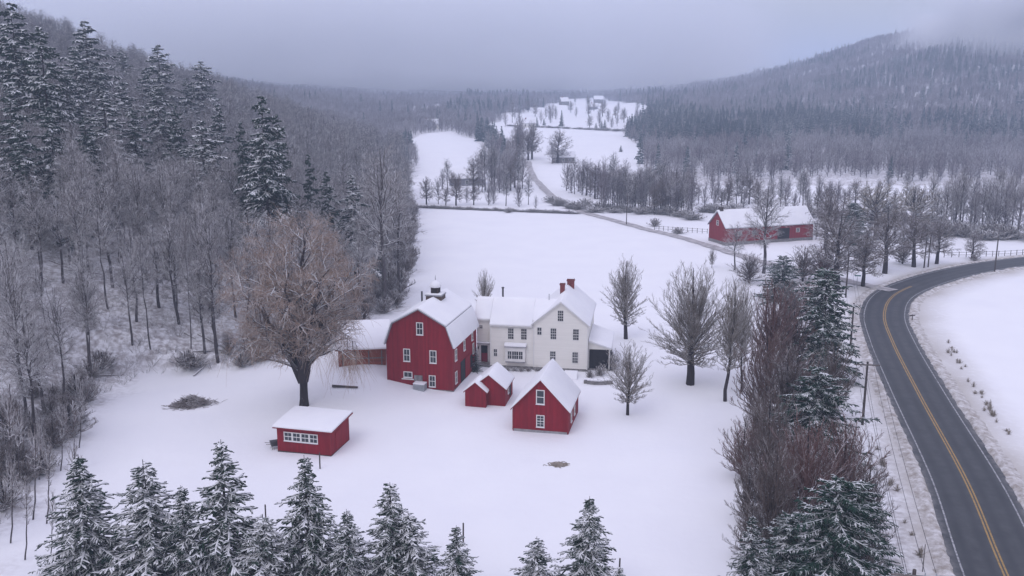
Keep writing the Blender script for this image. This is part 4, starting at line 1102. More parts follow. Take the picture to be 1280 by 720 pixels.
# ---- hedgerow along the road
for kind, nm, lb, px, py, pt, wd in [
    ('hemlock', 'hemlock_tree', 'tall dark green snowy hemlock between hedgerow and the bend of the road', 1030, 475, 332, 102),
    ('roadpine', 'pine_tree', 'snowy green pine in the middle of the hedgerow left of the crossarm pole', 1020, 575, 455, 128),
    ('roadpine', 'pine_tree', 'large snowy pine beside the road at the bottom of the hedgerow', 1042, 770, 592, 175),
    ('spruce0', 'spruce_tree', 'pale snowy spruce at the lower left corner of the hedgerow', 938, 770, 640, 100),
    ('roadpine', 'pine_tree', 'small dark pine behind the reddish trees, before the long red barn', 978, 376, 318, 62),
    ('roadpine', 'pine_tree', 'snowy pine squeezed between reddish bushy tree and the roadside wires', 1075, 700, 600, 92),
    ('hemlock', 'hemlock_tree', 'small dark evergreen low in the hedgerow left of the large roadside pine', 985, 735, 640, 84),
    ('hemlock', 'hemlock_tree', 'dark evergreen left of the yellowish trees beyond the bend', 1066, 305, 252, 46),
    ('red0', 'bare_tree', 'tall reddish bare tree at the head of the hedgerow', 965, 480, 346, 92),
    ('red0', 'bare_tree', 'second tall reddish bare tree right against the hemlock', 992, 475, 365, 84),
    ('red1', 'bare_tree', 'reddish twiggy bush right of the crooked trunk', 958, 540, 405, 100),
    ('brush', 'bare_tree', 'grey twiggy thicket tree above the middle pine', 985, 560, 425, 96),
    ('brush', 'bare_tree', 'grey brush under the hemlock beside the pole', 1042, 530, 424, 74),
    ('red1', 'bare_tree', 'red brown bushy tree filling the hedgerow below the middle pine', 1010, 665, 512, 130),
    ('red1', 'bare_tree', 'reddish bushy tree on the road side of the hedgerow', 1058, 640, 515, 110),
    ('brush', 'bare_tree', 'wispy grey brush leaning out over the lawn', 962, 640, 480, 100),
    ('brush', 'bare_tree', 'grey thicket tree at the lower left of the hedgerow', 968, 705, 540, 100),
    ('brush', 'bare_tree', 'dull brown thicket above the large roadside pine', 1085, 690, 575, 80),
    ('wood2', 'bare_tree', 'bare tree standing right in front of the long red barn', 958, 342, 226, 64),
    ('wood0', 'bare_tree', 'short bare tree by the lane at the long red barn gable', 920, 338, 276, 40),
    ('broad2', 'bare_tree', 'forked bare tree just before the road bend beside the sign post', 1050, 362, 262, 98),
    ('broad0', 'bare_tree', 'bare tree right of the sign post on the bend', 1082, 358, 282, 62),
    ('broad1', 'bare_tree', 'dark trunked bare tree on the outside of the road bend', 1110, 342, 256, 80),
    ('broad2', 'bare_tree', 'bare tree just left of the transformer pole', 1146, 334, 262, 62),
    ('broad0', 'bare_tree', 'leaning bare tree right of the transformer pole', 1174, 330, 268, 56),
    ('broad1', 'bare_tree', 'small round bare tree alone before the rail fence', 1217, 324, 290, 36),
    ('yellow', 'bare_tree', 'left one of two broad yellowish bare trees beyond the bend', 1098, 300, 224, 80),
    ('yellow', 'bare_tree', 'right one of two broad yellowish bare trees beyond the bend', 1142, 292, 228, 70),
    ('broad2', 'bare_tree', 'bare tree between the long barn end and the dark evergreen', 1034, 312, 236, 56),
    ('brush', 'bare_tree', 'brushy thicket tree in front of the long barn right end', 1005, 352, 306, 60),
    ('red1', 'bare_tree', 'reddish thicket right of the long red barn', 1032, 352, 300, 56),
    ('brush', 'bare_tree', 'grey brush on the near side of the lane end', 938, 354, 314, 52)]:
    plant(kind, nm, lb, 'tree', px, py, pt, wd*(1.12 if kind in ('hemlock', 'roadpine') else 1.0), anchor=0.55)
k = 0
for px, py, pt, wd in [(930, 600, 520, 70), (935, 655, 575, 66), (945, 575, 495, 64), (1000, 610, 530, 80), (985, 660, 590, 80), (940, 700, 625, 70), (1010, 520, 440, 60), (1075, 740, 660, 60), (985, 415, 350, 60), (1012, 400, 345, 50), (1080, 332, 300, 40), (1130, 330, 296, 40)]:
    plant('brush' if k % 3 else 'red1', 'thicket', 'low twiggy brush filling gaps of the roadside hedgerow', 'bush', px, py, pt, wd, 'brush of the roadside hedgerow', anchor=0.5); k += 1

# ---- leaning saplings at the lower left
for i, (px, py, pt) in enumerate([(8, 620, 470), (20, 610, 500), (40, 650, 520), (48, 600, 515), (57, 655, 540), (75, 590, 500), (30, 700, 590), (62, 700, 610), (88, 660, 540), (98, 560, 470), (12, 680, 560)]):
    X, Y = gp(px, py); z = terr(X, Y); h = height_at(pt, X, Y) - z
    tree('sapling', 'sapling', 'thin bare sapling leaning right at the lower left wood edge', 'tree', X, Y, h, 3.0*h/8, 'leaning saplings at the wood edge', rz=-0.3 + 0.5*RNG.random())

# ---- valley trees: rows and belts one can count
VALLEY = []
def belt(poly, n, top, wid, kinds, seed, jitter=0.25):
    rng = np.random.default_rng(seed)
    pts = np.array(poly, float); s = np.concatenate([[0], np.cumsum(np.linalg.norm(np.diff(pts, axis=0), axis=1))])
    for i in range(n):
        t = (i + 0.2 + 0.6*rng.random())/n*s[-1]
        px, py = np.interp(t, s, pts[:, 0]), np.interp(t, s, pts[:, 1]) + rng.normal()*2.0
        h = top*(1 - jitter + 2*jitter*rng.random())
        x_, y_ = gp(px, py); ly = np.interp(px, [665, 676, 692, 722, 760, 800, 850], [219, 232, 247, 263, 274, 285, 297])
        if lane_dist(np.array([x_]), np.array([y_]))[0] < 7 or (655 < px < 735 and -3 < py - ly < 26): continue
        VALLEY.append((kinds[rng.integers(len(kinds))], px, py, py - h, wid*(0.8+0.4*rng.random())))
wk = ['wood0', 'wood1', 'wood2', 'wood3', 'wood4', 'wood5']; bk = ['broad0', 'broad1', 'broad2']
sk = ['slim0', 'slim1', 'slim2']
belt([(694, 252), (735, 262), (800, 264), (866, 268)], 52, 50, 18, sk + wk[:2], 1)
belt([(686, 236), (740, 246), (800, 252), (866, 256)], 36, 44, 17, sk + wk[:1], 2)
belt([(860, 258), (960, 262), (1060, 266)], 22, 36, 22, sk + bk[:1] + wk[:2], 3)
belt([(880, 248), (1000, 252), (1120, 258), (1200, 264)], 26, 32, 20, bk[:1] + sk, 4)
belt([(1160, 288), (1230, 294), (1300, 298)], 18, 74, 28, wk + sk, 5)
belt([(1190, 278), (1290, 284)], 16, 62, 24, wk + sk, 6)
belt([(526, 255), (600, 256), (715, 262)], 15, 30, 13, sk[1:] + wk, 7, 0.4)
belt([(612, 240), (650, 238), (690, 236)], 16, 46, 18, sk + wk[:2], 8)
belt([(628, 238), (640, 215), (652, 190)], 16, 42, 20, sk + bk[:1], 10)
belt([(655, 232), (668, 216), (664, 196)], 12, 40, 20, sk + bk[:1], 12)
belt([(590, 238), (625, 236)], 7, 44, 17, sk, 11)
belt([(548, 236), (575, 238)], 4, 26, 20, bk, 9)
belt([(1000, 296), (1060, 296), (1180, 304)], 16, 42, 26, sk + bk, 13)
VALLEY.sort(key=lambda v: v[2] - v[3], reverse=True)
SMALL = []
for kd, px, py, pt, wd in VALLEY[66:]:
    X, Y = gp(px, py); SMALL.append((X, Y, (height_at(pt, X, Y) - terr(X, Y))/13))
for i, (kd, px, py, pt, wd) in enumerate(VALLEY[:66]):
    plant(kd, 'bare_tree', 'bare grey tree in the belts crossing the valley beyond the field', 'tree', px, py, pt, wd, 'bare trees of the valley belts')
plant('broad0', 'bare_tree', 'big round bare tree standing over the dark weathered barn', 'tree', 697, 204, 160, 40)
plant('broad1', 'bare_tree', 'round bare tree left of the one above the weathered barn', 'tree', 660, 200, 162, 34)
plant('broad2', 'bare_tree', 'spreading bare tree right of the long grey farm building', 'tree', 601, 222, 186, 30)
plant('spruce1', 'spruce_tree', 'tiny dark spruce at the left end of the long grey farm building', 'tree', 568, 228, 214, 6)
plant('spruce2', 'spruce_tree', 'dark small spruce standing in the snow of the upper field', 'tree', 776, 190, 181, 7)
for px, py, pt, wd in [(702, 158, 137, 9), (671, 158, 146, 8), (752, 161, 151, 8), (756, 161, 149, 8), (745, 160, 153, 6), (680, 157, 147, 6)]:
    plant('spruce0', 'spruce_tree', 'dark spruce in the hedge along the top of the upper field', 'tree', px, py, pt, wd, 'spruces along the upper field')

# ---- bushes
proto('weed', bare_tree(67, 1.0, 0.6, 0.02, 0.1, 0.012, 16, 3, 0, 0.1, fan, 0.35, 0.2, 0.3, 30, 0.008, ctrl=0.5, fill=0.5, rk=0.6), 'straw', ['straw'], 1.0, 0.6)
proto('bush', bare_tree(66, 2.0, 1.2, 0.1, 0.3, 0.04, 34, 6, 5, 0.2, oval, 0.35, 0.3, 0.25, 38, 0.014, ctrl=0.55, fill=0.5, rk=0.4), 'bark_dark', ['twig'], 2.0, 1.3)
for i in range(46):
    t = (i + RNG.random()*0.8)/46
    px = 520 + t*205; py = 259.5 + t*8.0
    X, Y = gp(px, py)
    tree('bush', 'hedge_bush', 'low dark bush in the hedge along the far edge of the big field', 'bush', X, Y, 0.6 + RNG.random()*0.8, 3.2 + RNG.random()*2, 'bushes of the far field hedge', rz=0)
for px, py, pt, wd, lb in [(818, 283, 271, 20, 'dark rounded bush beside the lane opposite the field'), (1218, 326, 315, 14, 'small shrub at the foot of the lone round tree'), (635, 266, 258, 14, 'bush by the lane corner at the far field edge'),
                           (764, 462, 437, 34, 'tall bare shrub at the right end of the side porch'), (750, 470, 455, 18, 'bare shrub before the dark porch screen'),
                           (738, 472, 460, 14, 'low shrub at the porch left corner'), (848, 292, 283, 24, 'bush right of the dark rounded bush by the lane')]:
    plant('bush', 'shrub', lb, 'bush', px, py, pt, wd)
for i, px in enumerate([634, 643, 651, 660, 672]):
    plant('bush', 'shrub', 'low snowy foundation shrub under the bay window', 'bush', px, 464, 457, 11, 'foundation shrubs under the bay window')
plant('spruce3', 'arborvitae', 'narrow dark arborvitae between barn and red front door', 'tree', 595, 464, 432, 17)
for pts, n, hh in (([(690, 253), (735, 264), (800, 266), (866, 270)], 26, 2.6), ([(870, 264), (960, 268), (1060, 272), (1170, 276)], 26, 2.4), ([(1150, 292), (1230, 297), (1290, 300)], 18, 3.2)):
    for i in range(n):
        t = (i + RNG.random())/n*(len(pts)-1); k = min(int(t), len(pts)-2); f = t - k
        X, Y = gp(pts[k][0]*(1-f) + pts[k+1][0]*f, pts[k][1]*(1-f) + pts[k+1][1]*f)
        tree('bush', 'brush_bush', 'brown brush bush at the feet of the valley belt trees', 'bush', X, Y + 3*RNG.normal() if hasattr(RNG, 'normal') else Y, hh*(0.6 + 0.8*RNG.random()), 6 + 4*RNG.random(), 'brush below the valley belts', rz=0)
for i in range(24):
    t = (i + RNG.random()*0.8)/24; X, Y = gp(634 + t*150, 157.5 + t*7)
    tree('bush', 'hedge_bush', 'dark bush in the thin hedge along the top of the upper field', 'bush', X, Y, 1.2 + 1.4*RNG.random(), 7 + 3*RNG.random(), 'hedge of the upper field', rz=0)
# wood-edge undergrowth
for i in range(250):
    Y = 68 + 230*RNG.random(); X = tree_line(Y) - 0.5 - 7*RNG.random()**1.3
    u_ = 640 + FOCAL*X/depth(X, Y)
    if u_ < -10: continue
    if -25 < X < -5 and 106 < Y < 130: continue
    tree('bush' if i % 3 else 'brush', 'undergrowth_bush', 'twiggy snow-dusted bush in the undergrowth along the wood edge', 'bush', X, Y, 1.8 + 3.0*RNG.random(), 2.4 + 2.8*RNG.random(), 'undergrowth bushes along the wood edge')
# dry stalks on the far verge
for k in range(46):
    t = RNG.random(); f = abs(RNG.normal()) if hasattr(RNG, 'normal') else 0.5
    if k < 34: px, py = np.interp(t, [0, 0.35, 0.6, 1], [1186, 1205, 1226, 1262]) + 3*RNG.normal(), np.interp(t, [0, 0.35, 0.6, 1], [432, 468, 494, 552]) + 2*RNG.normal()
    else: px, py = np.interp(t, [0, 1], [1096, 1150]) + 3*RNG.normal(), np.interp(t, [0, 1], [560, 700])
    X, Y = gp(px, py)
    tree('weed', 'dry_weed', 'tuft of dry brown weeds poking through the snow beside the road', 'weed', X, Y, 0.35 + 0.55*RNG.random(), 0.5 + 0.7*RNG.random(), 'dry weeds beside the road', sink=0.03)

# ---- cut brush pile and a bare patch in the lawn
x, y = gp(240, 508)
rng = np.random.default_rng(77)
G_ = Geo(); n = 1000; an0 = np.zeros(n)
c0 = np.stack([rng.normal(size=n)*1.05, rng.normal(size=n)*0.5, 0*an0], -1); c0[:, 2] = 0.05 + rng.random(n)*1.25*np.exp(-(c0[:, 0]/1.7)**2 - (c0[:, 1]/0.9)**2)
an = rng.normal(size=n)*0.5; L = 0.35 + rng.random(n)*0.75
dv = np.stack([np.cos(an), np.sin(an), rng.normal(size=n)*0.45], -1)
PP = np.stack([c0 - dv*L[:, None]/2, c0, c0 + dv*L[:, None]/2], 1); PP[:, 1, 2] += 0.06
G_.add(PP, np.tile([0.03, 0.025, 0.012], (n, 1)), 4, 0)
o = link('brush_pile', G_.mesh('brush_pile', [M['twig_brown']]), None, (x, y, terr(x, y)), 0.35)
tag(o, 'long heap of cut brush lying on the snow left of the willow', 'brush pile')
x, y = gp(697, 582)
rng = np.random.default_rng(78); G_ = Geo(); n = 260
c0 = np.stack([rng.normal(size=n)*0.42, rng.normal(size=n)*0.3, rng.random(n)*0.05 + 0.02], -1); an = rng.random(n)*6.28
dv = np.stack([np.cos(an), np.sin(an), rng.normal(size=n)*0.1], -1)*0.22
G_.add(np.stack([c0 - dv, c0 + dv], 1), np.tile([0.04, 0.02], (n, 1)), 4, 0)
tag(link('straw_heap', G_.mesh('straw_heap', [M['straw']]), None, (x, y, terr(x, y)-0.02)), 'pale flattened heap of straw alone on the snowy lawn', 'straw')

# ------------------------------------------------------------------ poles, wires, fences
def pole(px, py, ptop, arm, label, trans=False, rz=0.0, arms=1, xy=None):
    X, Y = xy or gp(px, py)
    h = height_at(ptop, X, Y)
    o = empty('utility_pole', (X, Y, terr(X, Y)), rz); tag(o, label, 'utility pole')
    MB().bar((0, 0, -0.5), (0, 0, h), 0.16, 9, 0.11).obj('post', M['dark_wood'], o, smooth=False)
    for k in range(arms):
        z = h - 0.35 - 0.9*k
        a = MB().box(-arm/2, arm/2, -0.2, -0.09, z-0.07, z+0.07).obj('crossarm', M['grey_wood'], o)
        ins = MB()
        for x in (-arm*0.46, -arm*0.22, arm*0.22, arm*0.46): ins.bar((x, -0.145, z+0.07), (x, -0.145, z+0.3), 0.05, 7, 0.035)
        ins.obj('insulator', M['metal'], a)
    if trans:
        MB().bar((0.38, -0.05, h-2.6), (0.38, -0.05, h-1.5), 0.3, 12).bar((0.38, -0.05, h-1.5), (0.38, -0.05, h-1.4), 0.3, 12, 0.12).obj('transformer', M['metal'], o)
    return (X, Y, h, arm, rz)
P0 = pole(0, 0, 712, 2.6, 'nearest utility pole, only its crossarm showing at the bottom right', rz=-0.2, xy=(23.8, 49.6))
P1 = pole(1078, 531, 452, 2.7, 'utility pole with wide crossarm beside the hedgerow and straight road', rz=-0.15)
P2 = pole(1062, 446, 379, 1.9, 'utility pole right of the tall hemlock', rz=-0.3)
P3 = pole(1057, 372, 318, 1.8, 'utility pole behind the sign post on the bend', rz=-0.6, arms=1)
P4 = pole(1155, 335, 286, 1.6, 'utility pole carrying a grey transformer beyond the bend', trans=True, rz=-1.1)
P5 = pole(1243, 341, 296, 1.4, 'utility pole on the field side of the curving road', rz=-1.2)
x, y = gp(1160, 334)
o = MB().bar((0, 0, -0.4), (0, 0, 7.5), 0.15, 9, 0.11).obj('utility_pole', M['dark_wood'], None, (x, y, 0)); tag(o, 'plain stub pole close beside the transformer pole', 'utility pole')
x, y = gp(851, 283)
o = MB().bar((0, 0, -0.4), (0, 0, 8.5), 0.13, 8, 0.1).obj('utility_pole', M['dark_wood'], None, gp(783, 281) + (0,)); tag(o, 'slim pole standing at the lane beyond the big field', 'utility pole')
def wires(a, b, offs, dz, sag, label):
    (X0, Y0, h0, a0, r0), (X1, Y1, h1, a1, r1) = a, b
    g = Geo(); s = np.linspace(0, 1, 24)
    for f in offs:
        p0 = np.array([X0 + f*a0*math.cos(r0), Y0 + f*a0*math.sin(r0), h0 - dz]); p1 = np.array([X1 + f*a1*math.cos(r1), Y1 + f*a1*math.sin(r1), h1 - dz])
        P = p0 + (p1 - p0)*s[:, None]; P[:, 2] -= 4*sag*s*(1-s)
        g.add(P[None], np.full((1, 24), 0.018), 4, 0)
    tag(link('power_line', g.mesh('power_line', [M['wire']])), label, 'wires')
wires(P0, P1, (-0.46, -0.22, 0.22, 0.46), 0.1, 0.5, 'four sagging black wires between the two nearest crossarms')
wires(P1, P2, (-0.46, 0.22, 0.46), 0.1, 0.4, 'wires from the wide crossarm back to the hemlock pole')
wires(P2, P3, (-0.46, 0.22, 0.46), 0.1, 0.5, 'wires from the hemlock pole to the bend')
wires(P3, P4, (-0.46, 0.22, 0.46), 0.1, 0.6, 'wires crossing beyond the bend to the transformer pole')
wires(P4, P5, (-0.46, 0.46), 0.1, 0.6, 'wires over the road to the pole on the field side')
wires((P0[0], P0[1], P0[2]-1.6, 0.1, 0), (P1[0], P1[1], P1[2]-1.5, 0.1, 0), (0,), 0, 0.6, 'lower telephone cable along the hedgerow')
# sign posts
x, y = gp(1071, 360)
o = empty('street_sign', (x, y, 0), -0.2); tag(o, 'small green street sign on a thin post at the lane junction', 'sign')
MB().bar((0, 0, -0.3), (0, 0, 2.6), 0.04, 8).obj('post', M['metal'], o); MB().box(-0.6, 0.6, -0.03, 0.0, 2.3, 2.55).obj('sign_panel', M['sign_green'], o)
x, y = gp(1140, 402)
o = empty('road_marker', (x, y, 0), 0.3); tag(o, 'low dark marker post with crossbar on the inside of the bend', 'marker')
MB().bar((0, 0, -0.3), (0, 0, 1.2), 0.06, 8).obj('post', M['dark_wood'], o); MB().box(-0.6, 0.5, -0.06, 0.0, 0.95, 1.15).obj('crossbar', M['dark_wood'], o)
x, y = gp(1153, 716)
o = MB().bar((0, 0, -0.3), (0, 0, 2.4), 0.045, 8, 0.035).obj('marker_post', M['grey_wood'], None, (x, y, 0)); tag(o, 'thin grey marker post in the road verge at the bottom right', 'post')
for px, py, hh, lb in [(400, 587, 1.75, 'thin dark fence post standing just in front of the red shed'), (333, 664, 2.4, 'tall dark post rising behind the front row of spruces'), (579, 682, 2.0, 'short dark post right of the small lone spruce'),
                       (774, 716, 1.2, 'post end beside the last spruce tip at the bottom')]:
    x, y = gp(px, py)
    tag(MB().bar((0, 0, -0.4), (0.03, 0, hh), 0.075, 8, 0.065).obj('fence_post', M['dark_wood'], None, (x, y, terr(x, y))), lb, 'post')
def rail_fence(pts, label, n):
    W = catmull([gp(*p) for p in pts], 8); s = np.concatenate([[0], np.cumsum(np.linalg.norm(np.diff(W, axis=0), axis=1))])
    t = np.linspace(0, s[-1], n); X = np.interp(t, s, W[:, 0]); Y = np.interp(t, s, W[:, 1]); Z = terrain(X, Y)
    o = empty('rail_fence', (X[0], Y[0], Z[0])); tag(o, label, 'fence')
    L = lambda i: (X[i]-X[0], Y[i]-Y[0], Z[i]-Z[0])
    pm = MB().bar((0, 0, -0.4), (0, 0, 1.3), 0.075, 6).mesh('post', M['grey_wood'])
    for i in range(n): link('post', pm, o, L(i))
    for q in (0.55, 1.15):
        r = MB()
        for i in range(n-1):
            a, b = L(i), L(i+1); r.bar((a[0], a[1], a[2]+q), (b[0], b[1], b[2]+q), 0.04, 5)
        r.obj('rail', M['grey_wood'], o)
rail_fence([(1180, 322), (1225, 321), (1300, 317)], 'dark wooden rail fence beyond the curving road', 16)
rail_fence([(818, 288), (850, 290), (884, 292)], 'grey rail fence between the lane and the long red barn', 12)

# ------------------------------------------------------------------ the woods
def in_clear(X, Y):
    m = np.zeros(np.shape(X), bool)
    for pl in CLEAR: m |= poly_mask(pl, X, Y)
    return m
def woodland(X, Y):
    d = tree_line(Y) - X
    left = (d > 2) & (Y > 64)
    right = (X > 60) & (Y > 380 + 16*np.sin(X/17))
    mid = (Y > 440)
    w = left | right | mid
    w &= ~in_clear(X, Y) & (lane_dist(X, Y) > 5)
    w &= ~((X > -60) & (X < 80) & (Y < 400))| left & (Y < 347)
    return w
def scatter(seed, y0, y1, step):
    rng = np.random.default_rng(seed)
    ys = np.arange(y0, y1, step); out = []
    for y in ys:
        half = y*0.60 + 30
        x = np.arange(-half, half + 1, step); out.append(np.stack([x + (rng.random(len(x))-0.5)*step*0.95, np.full(len(x), y) + (rng.random(len(x))-0.5)*step*0.95], -1))
    P = np.concatenate(out); P = P[woodland(P[:, 0], P[:, 1])]
    D = depth(P[:, 0], P[:, 1]); px = 640 + FOCAL*P[:, 0]/D
    return P[(px > -60) & (px < 1340)], rng
# near wood: individual trees
NP, rng = scatter(101, 72, 334, 5.0)
NP = NP[NP[:, 0] < 20]
order = np.argsort(np.hypot(NP[:, 0], NP[:, 1])); NP = NP[order]
cn = vnoise(NP[:, 0]/22 + 31, NP[:, 1]/22 + 5)
dd = tree_line(NP[:, 1]) - NP[:, 0]
n_bare, n_con, REST = 0, 0, []
PINE_PTS = [(12, 0, 210, 110), (48, 30, 245, 84), (105, 24, 175, 96), (152, 60, 140, 46), (197, 54, 180, 64), (250, 75, 190, 78), (326, 116, 300, 92), (128, 116, 220, 84), (195, 104, 200, 76), (250, 148, 250, 92),
            (325, 176, 285, 84), (407, 212, 300, 48), (440, 216, 300, 62), (30, 66, 200, 96), (80, 88, 215, 76), (150, 100, 215, 64), (272, 128, 210, 46), (60, 132, 250, 72), (10, 110, 240, 76), (360, 236, 296, 46),
            (105, 140, 235, 60), (165, 132, 225, 54), (92, 60, 190, 56), (218, 130, 225, 50), (22, 150, 262, 60), (345, 140, 280, 54), (232, 96, 200, 46), (120, 80, 190, 50), (180, 84, 190, 44), (300, 150, 270, 40), (385, 190, 300, 36), (5, 40, 190, 80)]
PINE_XY = []
for i, (px, pt, pb, wd) in enumerate(PINE_PTS):
    if pt > 100: pb += 45
    o = plant(f'pine{i % 3}', 'pine_tree', 'dark snow laden conifer towering out of the bare hillside wood', 'tree', px, pb, pt, wd*1.2, 'tall conifers in the hillside wood', anchor=1.0)
    PINE_XY.append(o.location[:2])
for (X, Y), c, d_ in zip(NP, cn, dd):
    if min(math.hypot(X-a, Y-b) for a, b in PINE_XY) < 3: continue
    if n_bare < 185:
        n_bare += 1
        tree(f'wood{rng.integers(6)}', 'bare_tree', 'snow-dusted bare tree crowding the hillside wood on the left', 'tree', X, Y, 12.5 + 6*rng.random(), 5 + 2.2*rng.random(), 'bare trees of the near hillside wood')
    else: REST.append((X, Y))
for px, py, pt, wd, lb in [(270, 452, 250, 60, 'tall dark trunked tree at the wood edge left of the willow'), (236, 436, 265, 34, 'slender dark trunk at the wood edge, second left of the willow'),
                           (478, 385, 178, 90, 'tall bare tree at the wood corner behind the gambrel barn'), (500, 372, 214, 60, 'lower bare tree overhanging the field at the wood corner')]:
    plant('wood2' if wd > 50 else 'wood1', 'bare_tree', lb, 'tree', px, py, pt, wd)

# far woods: countless trees as one mass each
def far_mesh(name, TC, mats):
    T, C = TC; g = Geo(); g.V, g.Q, g.n = T.V + [v for v in C.V], T.Q + [q + T.n for q in C.Q], T.n + C.n
    g.M = T.M + [m + 1 for m in C.M]
    return g.mesh(name, mats)
FARCOL = bpy.data.collections.new('far_tree_kinds'); COL.children.link(FARCOL)
far_kinds = []
for i in range(4):
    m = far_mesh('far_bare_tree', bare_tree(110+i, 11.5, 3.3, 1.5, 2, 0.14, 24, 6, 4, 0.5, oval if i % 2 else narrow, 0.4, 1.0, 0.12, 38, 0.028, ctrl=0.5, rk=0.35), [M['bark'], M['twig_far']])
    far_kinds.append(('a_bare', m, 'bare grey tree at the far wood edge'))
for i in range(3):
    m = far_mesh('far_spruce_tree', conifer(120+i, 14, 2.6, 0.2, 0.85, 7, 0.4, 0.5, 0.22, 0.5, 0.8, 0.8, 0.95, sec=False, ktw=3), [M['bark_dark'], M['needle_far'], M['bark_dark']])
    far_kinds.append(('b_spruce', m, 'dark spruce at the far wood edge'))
spots = [(690, 205), (640, 205), (830, 222), (846, 226), (800, 205), (822, 219), (858, 224)]
for (kd, m, lb), (px, py) in zip(far_kinds, spots):
    X, Y = gp(px, py)
    o = bpy.data.objects.new('far_bare_tree' if kd == 'a_bare' else 'far_spruce_tree', m); FARCOL.objects.link(o)
    o.location = (X, Y, terr(X, Y) - 0.2)
    tag(o, lb + (' beside the upper field' if kd == 'a_bare' else ' right of the upper field'), 'tree', 'trees edging the upper field')
FAR_NAMES = [o.name for o in FARCOL.objects]

def forest(name, pts, bare_frac, label, seed, hs=1.0, col=None, nk=0):
    """countless trees as one object; each copies one of the standing trees of a collection"""
    col = col or FARCOL
    rng = np.random.default_rng(seed)
    n = len(pts); X, Y = pts[:, 0], pts[:, 1]; Z = terrain(X, Y) - 0.4
    f = vnoise(X/110 + 11, Y/90 + 3)*0.5 + vnoise(X/30, Y/26)*0.5 + rng.normal(size=n)*0.16 - 0.25*(Y < 520)*(X > 40) + 0.03*np.exp(-((Y - 760)/220)**2)*(X > 60) - 0.14*(Y > 1050)
    con = (f > np.quantile(f, bare_frac)) & ((X > -60) | (rng.random(n) < 0.05))
    # collection instances are picked in name order: bare kinds first, spruces after
    kind = rng.integers(0, nk, n) if nk else np.where(con, 4 + rng.integers(0, 3, n), rng.integers(0, 4, n))
    if nk: con = np.zeros(n, bool)
    m = bpy.data.meshes.new(name); m.vertices.add(n); m.vertices.foreach_set('co', np.stack([X, Y, Z], -1).astype(np.float32).ravel())
    a = m.attributes.new('tree_kind', 'INT', 'POINT'); a.data.foreach_set('value', kind.astype(np.int32))
    a = m.attributes.new('turn', 'FLOAT', 'POINT'); a.data.foreach_set('value', (rng.random(n)*6.283).astype(np.float32))
    a = m.attributes.new('size', 'FLOAT', 'POINT'); a.data.foreach_set('value', (pts[:, 2] if pts.shape[1] > 2 else hs*(0.7 + 0.5*rng.random(n) + np.where(con, 0.12, 0.0))).astype(np.float32))
    o = link(name, m); tag(o, label, 'wood', kind='stuff')
    ng = bpy.data.node_groups.new(name, 'GeometryNodeTree')
    ng.interface.new_socket('Geometry', in_out='INPUT', socket_type='NodeSocketGeometry'); ng.interface.new_socket('Geometry', in_out='OUTPUT', socket_type='NodeSocketGeometry')
    N = ng.nodes; gi, go = N.new('NodeGroupInput'), N.new('NodeGroupOutput')
    ci = N.new('GeometryNodeCollectionInfo'); ci.inputs['Collection'].default_value = col; ci.inputs['Separate Children'].default_value = True; ci.inputs['Reset Children'].default_value = True
    ip = N.new('GeometryNodeInstanceOnPoints'); ip.inputs['Pick Instance'].default_value = True
    def at(nm, ty):
        q = N.new('GeometryNodeInputNamedAttribute'); q.data_type = ty; q.inputs['Name'].default_value = nm; return [s for s in q.outputs if s.enabled][0]
    cx = N.new('ShaderNodeCombineXYZ'); ng.links.new(at('turn', 'FLOAT'), cx.inputs[2])
    ng.links.new(gi.outputs[0], ip.inputs['Points']); ng.links.new(ci.outputs[0], ip.inputs['Instance']); ng.links.new(at('tree_kind', 'INT'), ip.inputs['Instance Index'])
    ng.links.new(cx.outputs[0], ip.inputs['Rotation']); ng.links.new(at('size', 'FLOAT'), ip.inputs['Scale']); ng.links.new(ip.outputs[0], go.inputs[0])
    md = o.modifiers.new('trees', 'NODES'); md.node_group = ng
    return o
UC = gp(628, 154), gp(790, 160)
rngu = np.random.default_rng(55); k = 0
while k < 34:
    px, py = 630 + 170*rngu.random(), 130 + 32*rngu.random()
    X, Y = gp(px, py)
    if not poly_mask(CLEAR[2], np.array([X]), np.array([Y]))[0]: continue
    SMALL.append((X, Y, (9 + 5*rngu.random())/13)); k += 1
REST = np.array(REST)
LP, _ = scatter(102, 336, 440, 5.4); LP = LP[LP[:, 0] < -30]
def single(kind, label, col, X, Y, h, group):
    tm, cm, H, W = PROTO[kind]
    v = lambda m: (np.array([q.co[:] for q in m.vertices]), np.array([p.vertices[:] for p in m.polygons]))
    (v0, q0), (v1, q1) = v(tm), v(cm)
    m = np_mesh('bare_tree', np.concatenate([v0, v1]), np.concatenate([q0, q1 + len(v0)]), [tm.materials[0], cm.materials[0]], np.concatenate([np.zeros(len(q0)), np.ones(len(q1))]))
    o = bpy.data.objects.new('bare_tree', m); col.objects.link(o); o.location = (X, Y, terr(X, Y) - 0.15); o.scale = (h/H,)*3
    tag(o, label, 'tree', group)
WOODCOL = bpy.data.collections.new('wood_tree_kinds'); COL.children.link(WOODCOL)
BELTCOL = bpy.data.collections.new('belt_tree_kinds'); COL.children.link(BELTCOL)
for i in range(6): single(f'wood{i}', 'snow-dusted bare tree crowding the hillside wood on the left', WOODCOL, *REST[i], 15, 'bare trees of the near hillside wood')
for i, kd in enumerate(('slim0', 'slim1', 'slim2', 'broad0', 'broad1', 'wood2')): single(kd, 'bare grey tree in the belts crossing the valley beyond the field', BELTCOL, SMALL[i][0], SMALL[i][1], SMALL[i][2]*13, 'bare trees of the valley belts')
forest('hillside_forest', np.concatenate([REST[6:], LP]), 0.96, 'bare wood with a few evergreens covering the left hillside', 201, 0.92, WOODCOL, 6)
